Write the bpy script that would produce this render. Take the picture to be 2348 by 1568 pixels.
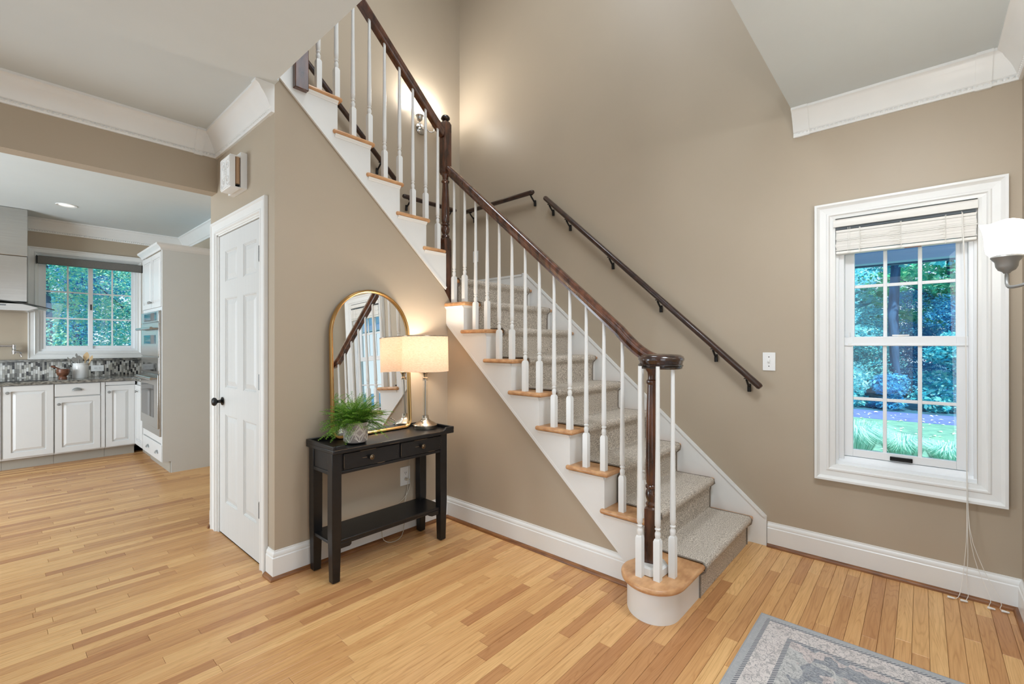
import bpy, bmesh, math, random
from mathutils import Vector, Matrix
random.seed(7)
for o in list(bpy.data.objects): bpy.data.objects.remove(o)
SC = bpy.context.scene
COL = SC.collection
PI = math.pi

# ------------------------------------------------------------------ camera
cam_d = bpy.data.cameras.new('camera'); cam = bpy.data.objects.new('camera', cam_d); COL.objects.link(cam)
cam_d.sensor_width = 36; cam_d.lens = 36 * 1055.4 / 2348; cam_d.shift_y = 5 / 2348
cam_d.clip_start = .02; cam_d.clip_end = 300
cam.location = (0, 0, 1.31); cam.rotation_euler = (PI / 2, 0, .72687 - PI / 2)
SC.camera = cam

# ------------------------------------------------------------------ view, world, sun, large lights
VS = SC.view_settings
VS.view_transform = 'Standard'; VS.look = 'None'; VS.gamma = 1; VS.use_curve_mapping = False
VS.exposure = -0.02
SC.display_settings.display_device = 'sRGB'
W = bpy.data.worlds.new('sky'); SC.world = W; W.use_nodes = True
nt = W.node_tree; nt.nodes.clear()
tc = nt.nodes.new('ShaderNodeTexCoord'); sx = nt.nodes.new('ShaderNodeSeparateXYZ')
rp = nt.nodes.new('ShaderNodeValToRGB'); bg = nt.nodes.new('ShaderNodeBackground'); wo = nt.nodes.new('ShaderNodeOutputWorld')
rp.color_ramp.elements[0].position = .0; rp.color_ramp.elements[0].color = (.80, .93, 1.0, 1)
rp.color_ramp.elements[1].position = .8; rp.color_ramp.elements[1].color = (.35, .60, 1.0, 1)
nt.links.new(tc.outputs['Generated'], sx.inputs[0]); nt.links.new(sx.outputs['Z'], rp.inputs[0])
nt.links.new(rp.outputs[0], bg.inputs[0]); nt.links.new(bg.outputs[0], wo.inputs[0])
bg.inputs[1].default_value = 1.25

def light(name, typ, loc, power, color=(1, 1, 1), size=.1, size_y=None, rot=(0, 0, 0), spread=None, spot=None):
    d = bpy.data.lights.new(name, typ); d.energy = power; d.color = color
    if typ == 'AREA':
        d.shape = 'RECTANGLE'; d.size = size; d.size_y = size_y or size
        if spread: d.spread = spread
    elif typ == 'SUN': d.angle = size
    else: d.shadow_soft_size = size
    if typ == 'SPOT' and spot: d.spot_size = spot; d.spot_blend = .6
    o = bpy.data.objects.new(name, d); COL.objects.link(o); o.location = loc; o.rotation_euler = rot
    return o
def aim(o, tgt):
    o.rotation_euler = (Vector(tgt) - o.location).to_track_quat('-Z', 'Y').to_euler()

sun = light('sun', 'SUN', (0, 0, 20), 7.0, (1, .97, .9), .02); aim(sun, (9, 8.5, 0))
# unseen area light added on the left as soft fill for the foyer
L1 = light('fill_left', 'AREA', (-2.85, 1.9, 1.45), 20, (.76, .88, 1), 3.6, 1.9); aim(L1, (3, 2.1, 1.2))
# fill added at the front wall, out of view, brightening surfaces ahead
L2 = light('fill_front', 'AREA', (.55, -.33, 1.25), 24, (.78, .89, 1), 1.5, 2.1); aim(L2, (1.1, 5, 1.15))
# fill added high on the front side of the stairwell; no window there
L3 = light('fill_upper_front', 'AREA', (1.9, -.30, 4.3), 34, (.80, .88, .97), 1.8, 1.4); aim(L3, (2.5, 4.5, 3.0))
L4 = light('fill_stairwell', 'AREA', (1.7, 2.1, 5.30), 46, (.82, .87, .93), 1.0, 1.0); aim(L4, (1.7, 2.1, 0))  # added overhead fill for stairwell walls and floor, never in view
# kitchen: made-up source out of view on its left, lifting cabinets and ceiling
L5 = light('fill_kitchen', 'AREA', (-2.7, 5.15, 1.25), 150, (.80, .91, 1), 1.7, 2.0); aim(L5, (2, 5.8, 2.0))
# overhead fill added left of the camera, without any fixture
L6 = light('fill_left_overhead', 'AREA', (-1.3, 1.6, 2.70), 19, (.80, .88, .97), 1.2, 1.2); aim(L6, (-1.3, 1.6, 0))
L7 = light('fill_entry', 'AREA', (1.7, .12, 2.745), 38, (.82, .89, .97), .5, .5); aim(L7, (2.0, .2, 0))  # extra fill above the entry, out of frame, to brighten the right side

# ------------------------------------------------------------------ materials
def S(r, g, b):
    f = lambda c: (c / 255 / 12.92) if c / 255 <= .04045 else ((c / 255 + .055) / 1.055) ** 2.4
    return (f(r), f(g), f(b), 1)
def newmat(name):
    m = bpy.data.materials.new(name); m.use_nodes = True
    t = m.node_tree; return m, t, t.nodes['Principled BSDF']
def node(t, typ, **kw):
    n = t.nodes.new(typ)
    for k, v in kw.items():
        if k in n.inputs: n.inputs[k].default_value = v
        else: setattr(n, k, v)
    return n
def pbr(name, col, rough=.5, metal=0, var=.0, scale=(6, 6, 6), bump=0, bscale=None, detail=4, dist=.002, spec=.5, col2=None, coat=0):
    m, t, b = newmat(name)
    b.inputs['Base Color'].default_value = col; b.inputs['Roughness'].default_value = rough
    b.inputs['Metallic'].default_value = metal; b.inputs['Specular IOR Level'].default_value = spec
    if coat: b.inputs['Coat Weight'].default_value = coat; b.inputs['Coat Roughness'].default_value = .12
    g = node(t, 'ShaderNodeNewGeometry')
    mp = node(t, 'ShaderNodeMapping'); mp.inputs['Scale'].default_value = scale
    t.links.new(g.outputs['Position'], mp.inputs['Vector'])
    n = node(t, 'ShaderNodeTexNoise', Scale=1, Detail=detail)
    t.links.new(mp.outputs[0], n.inputs['Vector'])
    if var or col2:
        mx = node(t, 'ShaderNodeMix', data_type='RGBA')
        c2 = col2 or tuple(max(0, c * (1 - var)) for c in col[:3]) + (1,)
        mx.inputs['A'].default_value = col if col2 else tuple(c * (1 + var * .5) for c in col[:3]) + (1,)
        mx.inputs['B'].default_value = c2
        r = node(t, 'ShaderNodeMapRange'); r.inputs['From Min'].default_value = .35; r.inputs['From Max'].default_value = .65
        t.links.new(n.outputs['Fac'], r.inputs['Value'])
        t.links.new(r.outputs[0], mx.inputs['Factor']); t.links.new(mx.outputs['Result'], b.inputs['Base Color'])
    if bump:
        n2 = n
        if bscale:
            n2 = node(t, 'ShaderNodeTexNoise', Scale=bscale, Detail=3); t.links.new(g.outputs['Position'], n2.inputs['Vector'])
        bp = node(t, 'ShaderNodeBump', Strength=bump, Distance=dist)
        t.links.new(n2.outputs['Fac'], bp.inputs['Height']); t.links.new(bp.outputs[0], b.inputs['Normal'])
    return m
def emit(name, col, s):
    m, t, b = newmat(name)
    b.inputs['Base Color'].default_value = col; b.inputs['Emission Color'].default_value = col; b.inputs['Emission Strength'].default_value = s
    b.inputs['Roughness'].default_value = .4
    return m
def glassy(name, tint=(1, 1, 1, 1), refl=.06, rough=0.0):
    m, t, b = newmat(name); t.nodes.remove(b)
    tr = node(t, 'ShaderNodeBsdfTransparent'); tr.inputs[0].default_value = tint
    gl = node(t, 'ShaderNodeBsdfGlossy'); gl.inputs['Roughness'].default_value = rough
    lw = node(t, 'ShaderNodeLayerWeight', Blend=.12)
    mr = node(t, 'ShaderNodeMapRange'); mr.inputs['To Min'].default_value = refl; mr.inputs['To Max'].default_value = .6
    t.links.new(lw.outputs['Facing'], mr.inputs['Value'])
    mx = node(t, 'ShaderNodeMixShader'); t.links.new(mr.outputs[0], mx.inputs[0])
    t.links.new(tr.outputs[0], mx.inputs[1]); t.links.new(gl.outputs[0], mx.inputs[2])
    t.links.new(mx.outputs[0], t.nodes['Material Output'].inputs[0])
    return m

def wood_floor():
    m, t, b = newmat('oak_floor')
    at = node(t, 'ShaderNodeAttribute', attribute_name='tint')
    sp = node(t, 'ShaderNodeSeparateColor'); t.links.new(at.outputs['Color'], sp.inputs[0])
    g = node(t, 'ShaderNodeNewGeometry')
    off = node(t, 'ShaderNodeVectorMath', operation='MULTIPLY'); t.links.new(at.outputs['Color'], off.inputs[0]); off.inputs[1].default_value = (43, 31, 57)
    ad = node(t, 'ShaderNodeVectorMath', operation='ADD'); t.links.new(g.outputs['Position'], ad.inputs[0]); t.links.new(off.outputs[0], ad.inputs[1])
    mp = node(t, 'ShaderNodeMapping'); mp.inputs['Scale'].default_value = (2.2, 55, 1); t.links.new(ad.outputs[0], mp.inputs[0])
    fine = node(t, 'ShaderNodeTexNoise', Scale=1.6, Detail=6, Roughness=.65); t.links.new(mp.outputs[0], fine.inputs['Vector'])
    mp2 = node(t, 'ShaderNodeMapping'); mp2.inputs['Scale'].default_value = (.9, 13, 1); t.links.new(ad.outputs[0], mp2.inputs[0])
    big = node(t, 'ShaderNodeTexNoise', Scale=1.3, Detail=1, Distortion=.5); t.links.new(mp2.outputs[0], big.inputs['Vector'])
    ml = node(t, 'ShaderNodeMath', operation='MULTIPLY'); t.links.new(big.outputs['Fac'], ml.inputs[0]); ml.inputs[1].default_value = 15
    fr = node(t, 'ShaderNodeMath', operation='PINGPONG'); t.links.new(ml.outputs[0], fr.inputs[0]); fr.inputs[1].default_value = .5
    pw = node(t, 'ShaderNodeMapRange'); pw.inputs['From Min'].default_value = .0; pw.inputs['From Max'].default_value = .22; pw.inputs['To Min'].default_value = 1; pw.inputs['To Max'].default_value = 0
    t.links.new(fr.outputs[0], pw.inputs['Value'])
    f2 = node(t, 'ShaderNodeMapRange'); f2.inputs['From Min'].default_value = .42; f2.inputs['From Max'].default_value = .72
    t.links.new(fine.outputs['Fac'], f2.inputs['Value'])
    gr = node(t, 'ShaderNodeMath', operation='MULTIPLY_ADD'); t.links.new(pw.outputs[0], gr.inputs[0]); gr.inputs[1].default_value = .34
    h = node(t, 'ShaderNodeMath', operation='MULTIPLY'); t.links.new(f2.outputs[0], h.inputs[0]); h.inputs[1].default_value = .52
    t.links.new(h.outputs[0], gr.inputs[2])
    base = node(t, 'ShaderNodeValToRGB'); e = base.color_ramp.elements
    e[0].position = 0; e[0].color = S(188, 134, 88); e[1].position = 1; e[1].color = S(233, 188, 129)
    x = e.new(.3); x.color = S(209, 159, 106); x = e.new(.6); x.color = S(217, 167, 111)
    t.links.new(sp.outputs['Red'], base.inputs[0])
    dk = node(t, 'ShaderNodeMix', data_type='RGBA', blend_type='MULTIPLY'); t.links.new(gr.outputs[0], dk.inputs['Factor'])
    t.links.new(base.outputs[0], dk.inputs['A']); dk.inputs['B'].default_value = (.62, .49, .36, 1)
    t.links.new(dk.outputs['Result'], b.inputs['Base Color'])
    b.inputs['Roughness'].default_value = .33; b.inputs['Specular IOR Level'].default_value = .42
    bp = node(t, 'ShaderNodeBump', Strength=.10, Distance=.001); t.links.new(fine.outputs['Fac'], bp.inputs['Height']); t.links.new(bp.outputs[0], b.inputs['Normal'])
    return m

M = {}
M['wall'] = pbr('beige_wall_paint', S(182, 168, 148), .42, var=.02, scale=(2, 2, 2), bump=.05, bscale=220, dist=.0006, spec=.35)
M['ceil'] = pbr('ceiling_white', S(213, 219, 219), .8, var=.01, bump=.04, bscale=150, spec=.2)
M['trim'] = pbr('trim_white', S(237, 237, 234), .33, var=.015, bump=.03, bscale=60, spec=.45)
M['door'] = pbr('door_white', S(218, 219, 217), .38, var=.015, scale=(40, 40, 3), bump=.06, dist=.001)
M['oakfloor'] = wood_floor()
M['subfloor'] = pbr('dark_gap', S(70, 44, 24), .8)
M['oak'] = pbr('oak_tread', S(216, 168, 120), .33, scale=(14, 26, 60), col2=S(188, 136, 92), bump=.1, detail=6)
M['shoe'] = pbr('shoe_moulding_wood', S(150, 98, 54), .4, scale=(9, 9, 90), col2=S(110, 68, 36))
M['walnut'] = pbr('dark_walnut', S(104, 64, 44), .22, scale=(26, 26, 7), col2=S(54, 31, 22), bump=.06, detail=5, coat=.5)
M['walnut_dark'] = pbr('ebony_turnings', S(44, 30, 25), .2, scale=(26, 26, 7), col2=S(26, 18, 16), coat=.5)
M['volute'] = pbr('dark_volute', S(66, 42, 32), .18, scale=(26, 26, 7), col2=S(34, 22, 19), coat=.6)
M['rail'] = pbr('wall_rail_walnut', S(66, 42, 32), .3, scale=(20, 20, 20), col2=S(40, 25, 20), coat=.3)
M['carpet'] = pbr('taupe_carpet', S(234, 224, 210), .95, scale=(190, 190, 190), col2=S(146, 136, 124), bump=.7, bscale=210, dist=.004, detail=3, spec=.1)
M['binding'] = pbr('carpet_binding', S(140, 130, 118), .9, var=.2, scale=(200, 200, 200))
M['black'] = pbr('black_distressed_paint', S(21, 21, 23), .36, var=.25, scale=(12, 30, 30), bump=.12, dist=.001)
M['blackmetal'] = pbr('black_metal', S(22, 21, 21), .35, metal=.3)
M['worn'] = pbr('worn_edge', S(120, 100, 78), .6)
M['bronze'] = pbr('aged_bronze', S(128, 112, 92), .35, metal=.9, var=.3, scale=(200, 200, 200))
M['gold'] = pbr('brushed_gold', S(186, 150, 98), .28, metal=1, var=.06, scale=(30, 30, 4))
M['mirror'] = pbr('mirror_glass', (.93, .94, .94, 1), .004, metal=1)
M['nickel'] = pbr('brushed_nickel', S(190, 180, 164), .27, metal=1, var=.05, scale=(60, 60, 60))
M['pewter'] = pbr('pewter', S(150, 151, 149), .36, metal=.35)
M['chrome'] = pbr('chrome', S(215, 215, 215), .12, metal=1)
M['steel'] = pbr('stainless_steel', S(196, 194, 190), .26, metal=1, var=.05, scale=(3, 3, 160))
M['ovenglass'] = pbr('dark_oven_glass', S(40, 38, 37), .05, spec=.8)
M['plate'] = pbr('white_plastic', S(240, 240, 238), .35)
M['slot'] = pbr('dark_slot', S(50, 50, 50), .5)
M['cabinet'] = pbr('cabinet_white', S(220, 220, 218), .36, var=.01)
M['cabside'] = pbr('cabinet_side_grey', S(214, 216, 214), .45, var=.01)
M['toekick'] = pbr('toe_kick', S(170, 164, 152), .5)
M['granite'] = pbr('grey_granite', S(150, 146, 136), .16, scale=(28, 60, 60), col2=S(62, 62, 60), detail=9, spec=.6)
M['glass'] = glassy('window_glass', (.97, 1, 1, 1), .045)
M['clear'] = glassy('clear_acrylic', (.96, .95, .92, 1), .10)
M['hoodglass'] = glassy('hood_glass', (.75, .80, .80, 1), .12)
M['shadeglow'] = emit('lit_frosted_glass', (1, .985, .95, 1), 2.6)
M['lens'] = emit('downlight_lens', (1, .98, .94, 1), .55)
M['roller'] = pbr('grey_roller_fabric', S(112, 110, 105), .7, var=.06, scale=(90, 90, 90))
M['blind'] = pbr('blind_white', S(236, 234, 228), .42)
M['headrail'] = pbr('headrail_grey', S(96, 104, 110), .5)
M['cord'] = pbr('cord_white', S(236, 233, 226), .6)
M['red'] = pbr('warning_label_red', S(176, 84, 62), .6)
M['vinyl'] = pbr('vinyl_white', S(242, 244, 245), .35)
M['pottery'] = pbr('crock_white', S(240, 240, 238), .15)
M['teak'] = pbr('mortar_wood', S(142, 92, 66), .35, scale=(30, 30, 120), col2=S(88, 54, 40))
M['beech'] = pbr('beech_spoon', S(226, 196, 152), .6)
M['greyutensil'] = pbr('grey_utensil', S(140, 138, 132), .4)
M['soil'] = pbr('soil', S(30, 26, 22), .9)
M['stem'] = pbr('fern_stem', S(74, 104, 40), .6)
M['chimewood'] = pbr('chime_tube_wood', S(184, 150, 118), .4)
M['cord_clear'] = pbr('clear_lamp_cord', S(206, 196, 178), .25)
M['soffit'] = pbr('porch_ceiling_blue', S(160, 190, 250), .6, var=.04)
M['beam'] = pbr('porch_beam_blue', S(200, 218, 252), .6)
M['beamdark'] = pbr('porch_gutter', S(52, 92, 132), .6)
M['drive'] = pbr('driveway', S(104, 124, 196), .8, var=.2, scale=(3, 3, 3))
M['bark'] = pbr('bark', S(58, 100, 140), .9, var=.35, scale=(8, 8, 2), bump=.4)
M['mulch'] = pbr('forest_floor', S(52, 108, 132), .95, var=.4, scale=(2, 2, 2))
M['hidden'] = pbr('plain_off_white', S(214, 208, 198), .8)

def leafmat(name, c0, c1, c2, trans=.35, emission=0):
    m, t, b = newmat(name)
    g = node(t, 'ShaderNodeNewGeometry')
    r = node(t, 'ShaderNodeValToRGB'); e = r.color_ramp.elements
    e[0].color = c0; e[1].color = c2; x = e.new(.5); x.color = c1
    t.links.new(g.outputs['Random Per Island'], r.inputs[0]); t.links.new(r.outputs[0], b.inputs['Base Color'])
    b.inputs['Roughness'].default_value = .6; b.inputs['Specular IOR Level'].default_value = .3
    tr = node(t, 'ShaderNodeBsdfTranslucent'); t.links.new(r.outputs[0], tr.inputs[0])
    mx = node(t, 'ShaderNodeMixShader'); mx.inputs[0].default_value = trans
    t.links.new(b.outputs[0], mx.inputs[1]); t.links.new(tr.outputs[0], mx.inputs[2])
    t.links.new(mx.outputs[0], t.nodes['Material Output'].inputs[0])
    return m
M['fern'] = leafmat('fern_leaf', S(64, 128, 38), S(122, 180, 58), S(190, 218, 110), .4)
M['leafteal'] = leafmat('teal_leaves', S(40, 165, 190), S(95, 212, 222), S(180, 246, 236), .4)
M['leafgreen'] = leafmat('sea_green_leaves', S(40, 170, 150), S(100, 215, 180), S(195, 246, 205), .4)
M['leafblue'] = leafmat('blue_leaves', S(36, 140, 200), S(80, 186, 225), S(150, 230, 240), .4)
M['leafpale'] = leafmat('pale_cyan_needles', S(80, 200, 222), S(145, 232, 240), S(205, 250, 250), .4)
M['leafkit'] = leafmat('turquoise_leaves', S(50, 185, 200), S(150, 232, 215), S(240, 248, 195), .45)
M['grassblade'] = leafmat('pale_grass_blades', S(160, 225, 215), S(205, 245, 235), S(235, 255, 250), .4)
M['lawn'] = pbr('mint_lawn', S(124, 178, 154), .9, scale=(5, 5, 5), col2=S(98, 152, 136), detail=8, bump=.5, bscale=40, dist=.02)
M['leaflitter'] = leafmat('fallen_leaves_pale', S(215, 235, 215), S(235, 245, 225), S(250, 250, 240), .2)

def linen():
    m, t, b = newmat('linen_shade'); t.nodes.remove(b)
    g = node(t, 'ShaderNodeNewGeometry'); mp = node(t, 'ShaderNodeMapping'); mp.inputs['Scale'].default_value = (60, 60, 420)
    t.links.new(g.outputs['Position'], mp.inputs[0])
    n = node(t, 'ShaderNodeTexNoise', Scale=1, Detail=4); t.links.new(mp.outputs[0], n.inputs['Vector'])
    r = node(t, 'ShaderNodeValToRGB'); r.color_ramp.elements[0].position = .3; r.color_ramp.elements[0].color = S(222, 205, 188); r.color_ramp.elements[1].position = .7; r.color_ramp.elements[1].color = S(244, 233, 220)
    t.links.new(n.outputs['Fac'], r.inputs[0])
    d = node(t, 'ShaderNodeBsdfDiffuse'); tl = node(t, 'ShaderNodeBsdfTranslucent'); mx = node(t, 'ShaderNodeMixShader'); mx.inputs[0].default_value = .58
    t.links.new(r.outputs[0], d.inputs[0]); t.links.new(r.outputs[0], tl.inputs[0])
    t.links.new(d.outputs[0], mx.inputs[1]); t.links.new(tl.outputs[0], mx.inputs[2]); t.links.new(mx.outputs[0], t.nodes['Material Output'].inputs[0])
    return m
M['linen'] = linen()

def mathn(t, op, a, b=None, c=None):
    n = node(t, 'ShaderNodeMath', operation=op)
    for i, v in enumerate((a, b, c)):
        if v is None: continue
        if isinstance(v, (int, float)): n.inputs[i].default_value = v
        else: t.links.new(v, n.inputs[i])
    return n.outputs[0]
def mixc(t, f, a, b):
    n = node(t, 'ShaderNodeMix', data_type='RGBA')
    for k, v in (('Factor', f), ('A', a), ('B', b)):
        if isinstance(v, (tuple, float, int)): n.inputs[k].default_value = v
        else: t.links.new(v, n.inputs[k])
    return n.outputs['Result']

RX0, RX1, RY0, RY1 = .95, 2.473, -.335, .578
def rugmat():
    m, t, b = newmat('rug_print')
    g = node(t, 'ShaderNodeNewGeometry'); s = node(t, 'ShaderNodeSeparateXYZ'); t.links.new(g.outputs['Position'], s.inputs[0])
    x, y = s.outputs['X'], s.outputs['Y']
    cx, cy = (RX0 + RX1) / 2, RY1 - .75
    dx = mathn(t, 'SUBTRACT', RX1, x); dy = mathn(t, 'SUBTRACT', RY1, y)
    d = mathn(t, 'MINIMUM', dx, dy)
    def noise(sc, det=3, rough=.6):
        n = node(t, 'ShaderNodeTexNoise', Scale=sc, Detail=det, Roughness=rough); t.links.new(g.outputs['Position'], n.inputs['Vector']); return n.outputs['Fac']
    def band(a, bb):
        return mathn(t, 'MULTIPLY', mathn(t, 'GREATER_THAN', d, a), mathn(t, 'LESS_THAN', d, bb))
    cream, grey, dark, blush = S(222, 218, 213), S(164, 168, 172), S(88, 91, 98), S(212, 199, 194)
    # floral blotches: voronoi cells plus noise
    v = node(t, 'ShaderNodeTexVoronoi', Scale=13.0); t.links.new(g.outputs['Position'], v.inputs['Vector'])
    rings = mathn(t, 'PINGPONG', mathn(t, 'MULTIPLY_ADD', v.outputs['Distance'], 26.0, mathn(t, 'MULTIPLY', noise(38), 3.0)), .5)
    fl = mathn(t, 'MULTIPLY', mathn(t, 'LESS_THAN', rings, .16), mathn(t, 'GREATER_THAN', noise(17), .47))
    blot = mathn(t, 'MULTIPLY', mathn(t, 'GREATER_THAN', noise(30, 5, .7), .555), .75)
    fleck = node(t, 'ShaderNodeMapping'); fleck.inputs['Scale'].default_value = (220, 50, 1); t.links.new(g.outputs['Position'], fleck.inputs[0])
    fn = node(t, 'ShaderNodeTexNoise', Scale=1, Detail=3); t.links.new(fleck.outputs[0], fn.inputs['Vector'])
    wear = mathn(t, 'GREATER_THAN', fn.outputs['Fac'], .56)
    def contour(sc, w):
        q = noise(sc, 1, .5); return mathn(t, 'LESS_THAN', mathn(t, 'ABSOLUTE', mathn(t, 'SUBTRACT', q, .5)), w)
    vine = mathn(t, 'MULTIPLY', mathn(t, 'MAXIMUM', contour(34, .020), contour(58, .022)), mathn(t, 'GREATER_THAN', noise(90, 2), .42))
    pat = mathn(t, 'MAXIMUM', vine, mathn(t, 'MAXIMUM', mathn(t, 'MULTIPLY', fl, .35), blot))
    bordercol = mixc(t, noise(6), cream, blush)
    border = mixc(t, mathn(t, 'MULTIPLY', pat, .52), bordercol, dark)
    # field: large grey medallion areas
    big = noise(5.5, 2)
    fieldbase = mixc(t, mathn(t, 'GREATER_THAN', big, .52), S(196, 195, 192), S(152, 155, 160))
    fieldbase = mixc(t, mathn(t, 'MULTIPLY', mathn(t, 'GREATER_THAN', noise(7.7, 2), .56), .9), fieldbase, blush)
    field = mixc(t, mathn(t, 'MULTIPLY', pat, .5), fieldbase, dark)
    field = mixc(t, mathn(t, 'MULTIPLY', wear, .35), field, cream)
    border = mixc(t, mathn(t, 'MULTIPLY', wear, .18), border, cream)
    chain = mathn(t, 'LESS_THAN', mathn(t, 'PINGPONG', mathn(t, 'MULTIPLY', mathn(t, 'ADD', x, y), 74.0), .5), .22)
    chaincol = mixc(t, chain, S(112, 114, 120), S(196, 194, 192))
    c = mixc(t, mathn(t, 'GREATER_THAN', d, .150), border, field)
    c = mixc(t, band(.135, .152), c, chaincol)
    c = mixc(t, band(.030, .046), c, chaincol)
    c = mixc(t, mathn(t, 'LESS_THAN', d, .030), c, mixc(t, noise(90), S(156, 158, 160), S(190, 190, 190)))
    t.links.new(c, b.inputs['Base Color']); b.inputs['Roughness'].default_value = .95; b.inputs['Specular IOR Level'].default_value = .1
    bp = node(t, 'ShaderNodeBump', Strength=.4, Distance=.002); t.links.new(noise(500), bp.inputs['Height']); t.links.new(bp.outputs[0], b.inputs['Normal'])
    return m
M['rug'] = rugmat()

def potmat():
    m, t, b = newmat('pot_taupe'); b.inputs['Base Color'].default_value = S(150, 140, 134); b.inputs['Roughness'].default_value = .6
    return m
M['pot'] = potmat(); M['potline'] = pbr('pot_raised_line', S(222, 216, 208), .6)

def attrmat(name, rough=.3):
    m, t, b = newmat(name)
    a = node(t, 'ShaderNodeAttribute', attribute_name='tint'); t.links.new(a.outputs['Color'], b.inputs['Base Color'])
    b.inputs['Roughness'].default_value = rough; return m
M['tile'] = attrmat('mosaic_tile', .18); M['grout'] = pbr('grout', S(196, 194, 188), .8)

# ------------------------------------------------------------------ mesh helpers
class G:
    def __init__(s): s.v = []; s.f = []
    def add(s, v, f):
        o = len(s.v); s.v += [tuple(p) for p in v]; s.f += [tuple(i + o for i in q) for q in f]; return s
    def box(s, x0, x1, y0, y1, z0, z1):
        x0, x1 = sorted((x0, x1)); y0, y1 = sorted((y0, y1)); z0, z1 = sorted((z0, z1))
        return s.add([(x0, y0, z0), (x1, y0, z0), (x1, y1, z0), (x0, y1, z0), (x0, y0, z1), (x1, y0, z1), (x1, y1, z1), (x0, y1, z1)],
                     [(0, 3, 2, 1), (4, 5, 6, 7), (0, 1, 5, 4), (1, 2, 6, 5), (2, 3, 7, 6), (3, 0, 4, 7)])
    def prism(s, pts, ax, a0, a1):
        def P(p, a):
            return (a, p[0], p[1]) if ax == 'x' else (p[0], a, p[1]) if ax == 'y' else (p[0], p[1], a)
        n = len(pts); v = [P(p, a0) for p in pts] + [P(p, a1) for p in pts]
        return s.add(v, [tuple(range(n)), tuple(range(2 * n - 1, n - 1, -1))] + [(i, (i + 1) % n, n + (i + 1) % n, n + i) for i in range(n)])
    def frustum(s, r0, r1, ax, a0, a1):   # rectangle r=(u0,u1,v0,v1) at a0 -> r1 at a1
        def P(u, v, a): return (a, u, v) if ax == 'x' else (u, a, v) if ax == 'y' else (u, v, a)
        q = lambda r, a: [P(r[0], r[2], a), P(r[1], r[2], a), P(r[1], r[3], a), P(r[0], r[3], a)]
        return s.add(q(r0, a0) + q(r1, a1), [(0, 1, 2, 3), (7, 6, 5, 4)] + [(i, (i + 1) % 4, 4 + (i + 1) % 4, 4 + i) for i in range(4)])
    def lathe(s, prof, c=(0, 0, 0), n=16, axis='z', rot=0, cap=True):
        v = []
        for r, h in prof:
            for i in range(n):
                a = 2 * PI * i / n + rot; u, w = r * math.cos(a), r * math.sin(a)
                p = (u, w, h) if axis == 'z' else (h, u, w) if axis == 'x' else (u, h, w)
                v.append((c[0] + p[0], c[1] + p[1], c[2] + p[2]))
        f = [(j * n + i, j * n + (i + 1) % n, (j + 1) * n + (i + 1) % n, (j + 1) * n + i) for j in range(len(prof) - 1) for i in range(n)]
        if cap: f += [tuple(range(n))[::-1], tuple(range((len(prof) - 1) * n, len(prof) * n))]
        return s.add(v, f)
    def sweep(s, prof, pts, up=(0, 0, 1), cap=True, scale=None):
        pts = [Vector(p) for p in pts]; up = Vector(up); n = len(prof); v = []
        for i, p in enumerate(pts):
            t = (pts[min(i + 1, len(pts) - 1)] - pts[max(i - 1, 0)]).normalized()
            sd = t.cross(up)
            if sd.length < 1e-4: sd = t.cross(Vector((0, 1, 0)) if abs(t.y) < .9 else Vector((1, 0, 0)))
            sd.normalize(); u2 = sd.cross(t).normalized(); k = scale[i] if scale else 1
            v += [p + sd * a * k + u2 * b * k for a, b in prof]
        f = [(j * n + i, j * n + (i + 1) % n, (j + 1) * n + (i + 1) % n, (j + 1) * n + i) for j in range(len(pts) - 1) for i in range(n)]
        if cap: f += [tuple(range(n))[::-1], tuple(range((len(pts) - 1) * n, len(pts) * n))]
        return s.add(v, f)
    def tube(s, pts, r, n=8, up=(0, 0, 1), scale=None):
        return s.sweep([(r * math.cos(2 * PI * i / n), r * math.sin(2 * PI * i / n)) for i in range(n)], pts, up, True, scale)
    def run(s, prof, p0, p1, out, up=(0, 0, 1), m0=0, m1=0):   # moulding: prof (d along out, h along up), mitres shift ends by d
        p0, p1, out, up = Vector(p0), Vector(p1), Vector(out).normalized(), Vector(up).normalized(); t = (p1 - p0).normalized(); n = len(prof)
        v = [p0 + out * d + up * h + t * d * m0 for d, h in prof] + [p1 + out * d + up * h + t * d * m1 for d, h in prof]
        return s.add(v, [tuple(range(n)), tuple(range(2 * n - 1, n - 1, -1))] + [(i, (i + 1) % n, n + (i + 1) % n, n + i) for i in range(n)])
    def sphere(s, c, r, n=12, m=8, sz=1):
        return s.lathe([(max(1e-4, r * math.sin(PI * j / m)), -r * sz * math.cos(PI * j / m)) for j in range(m + 1)], c, n)

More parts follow.
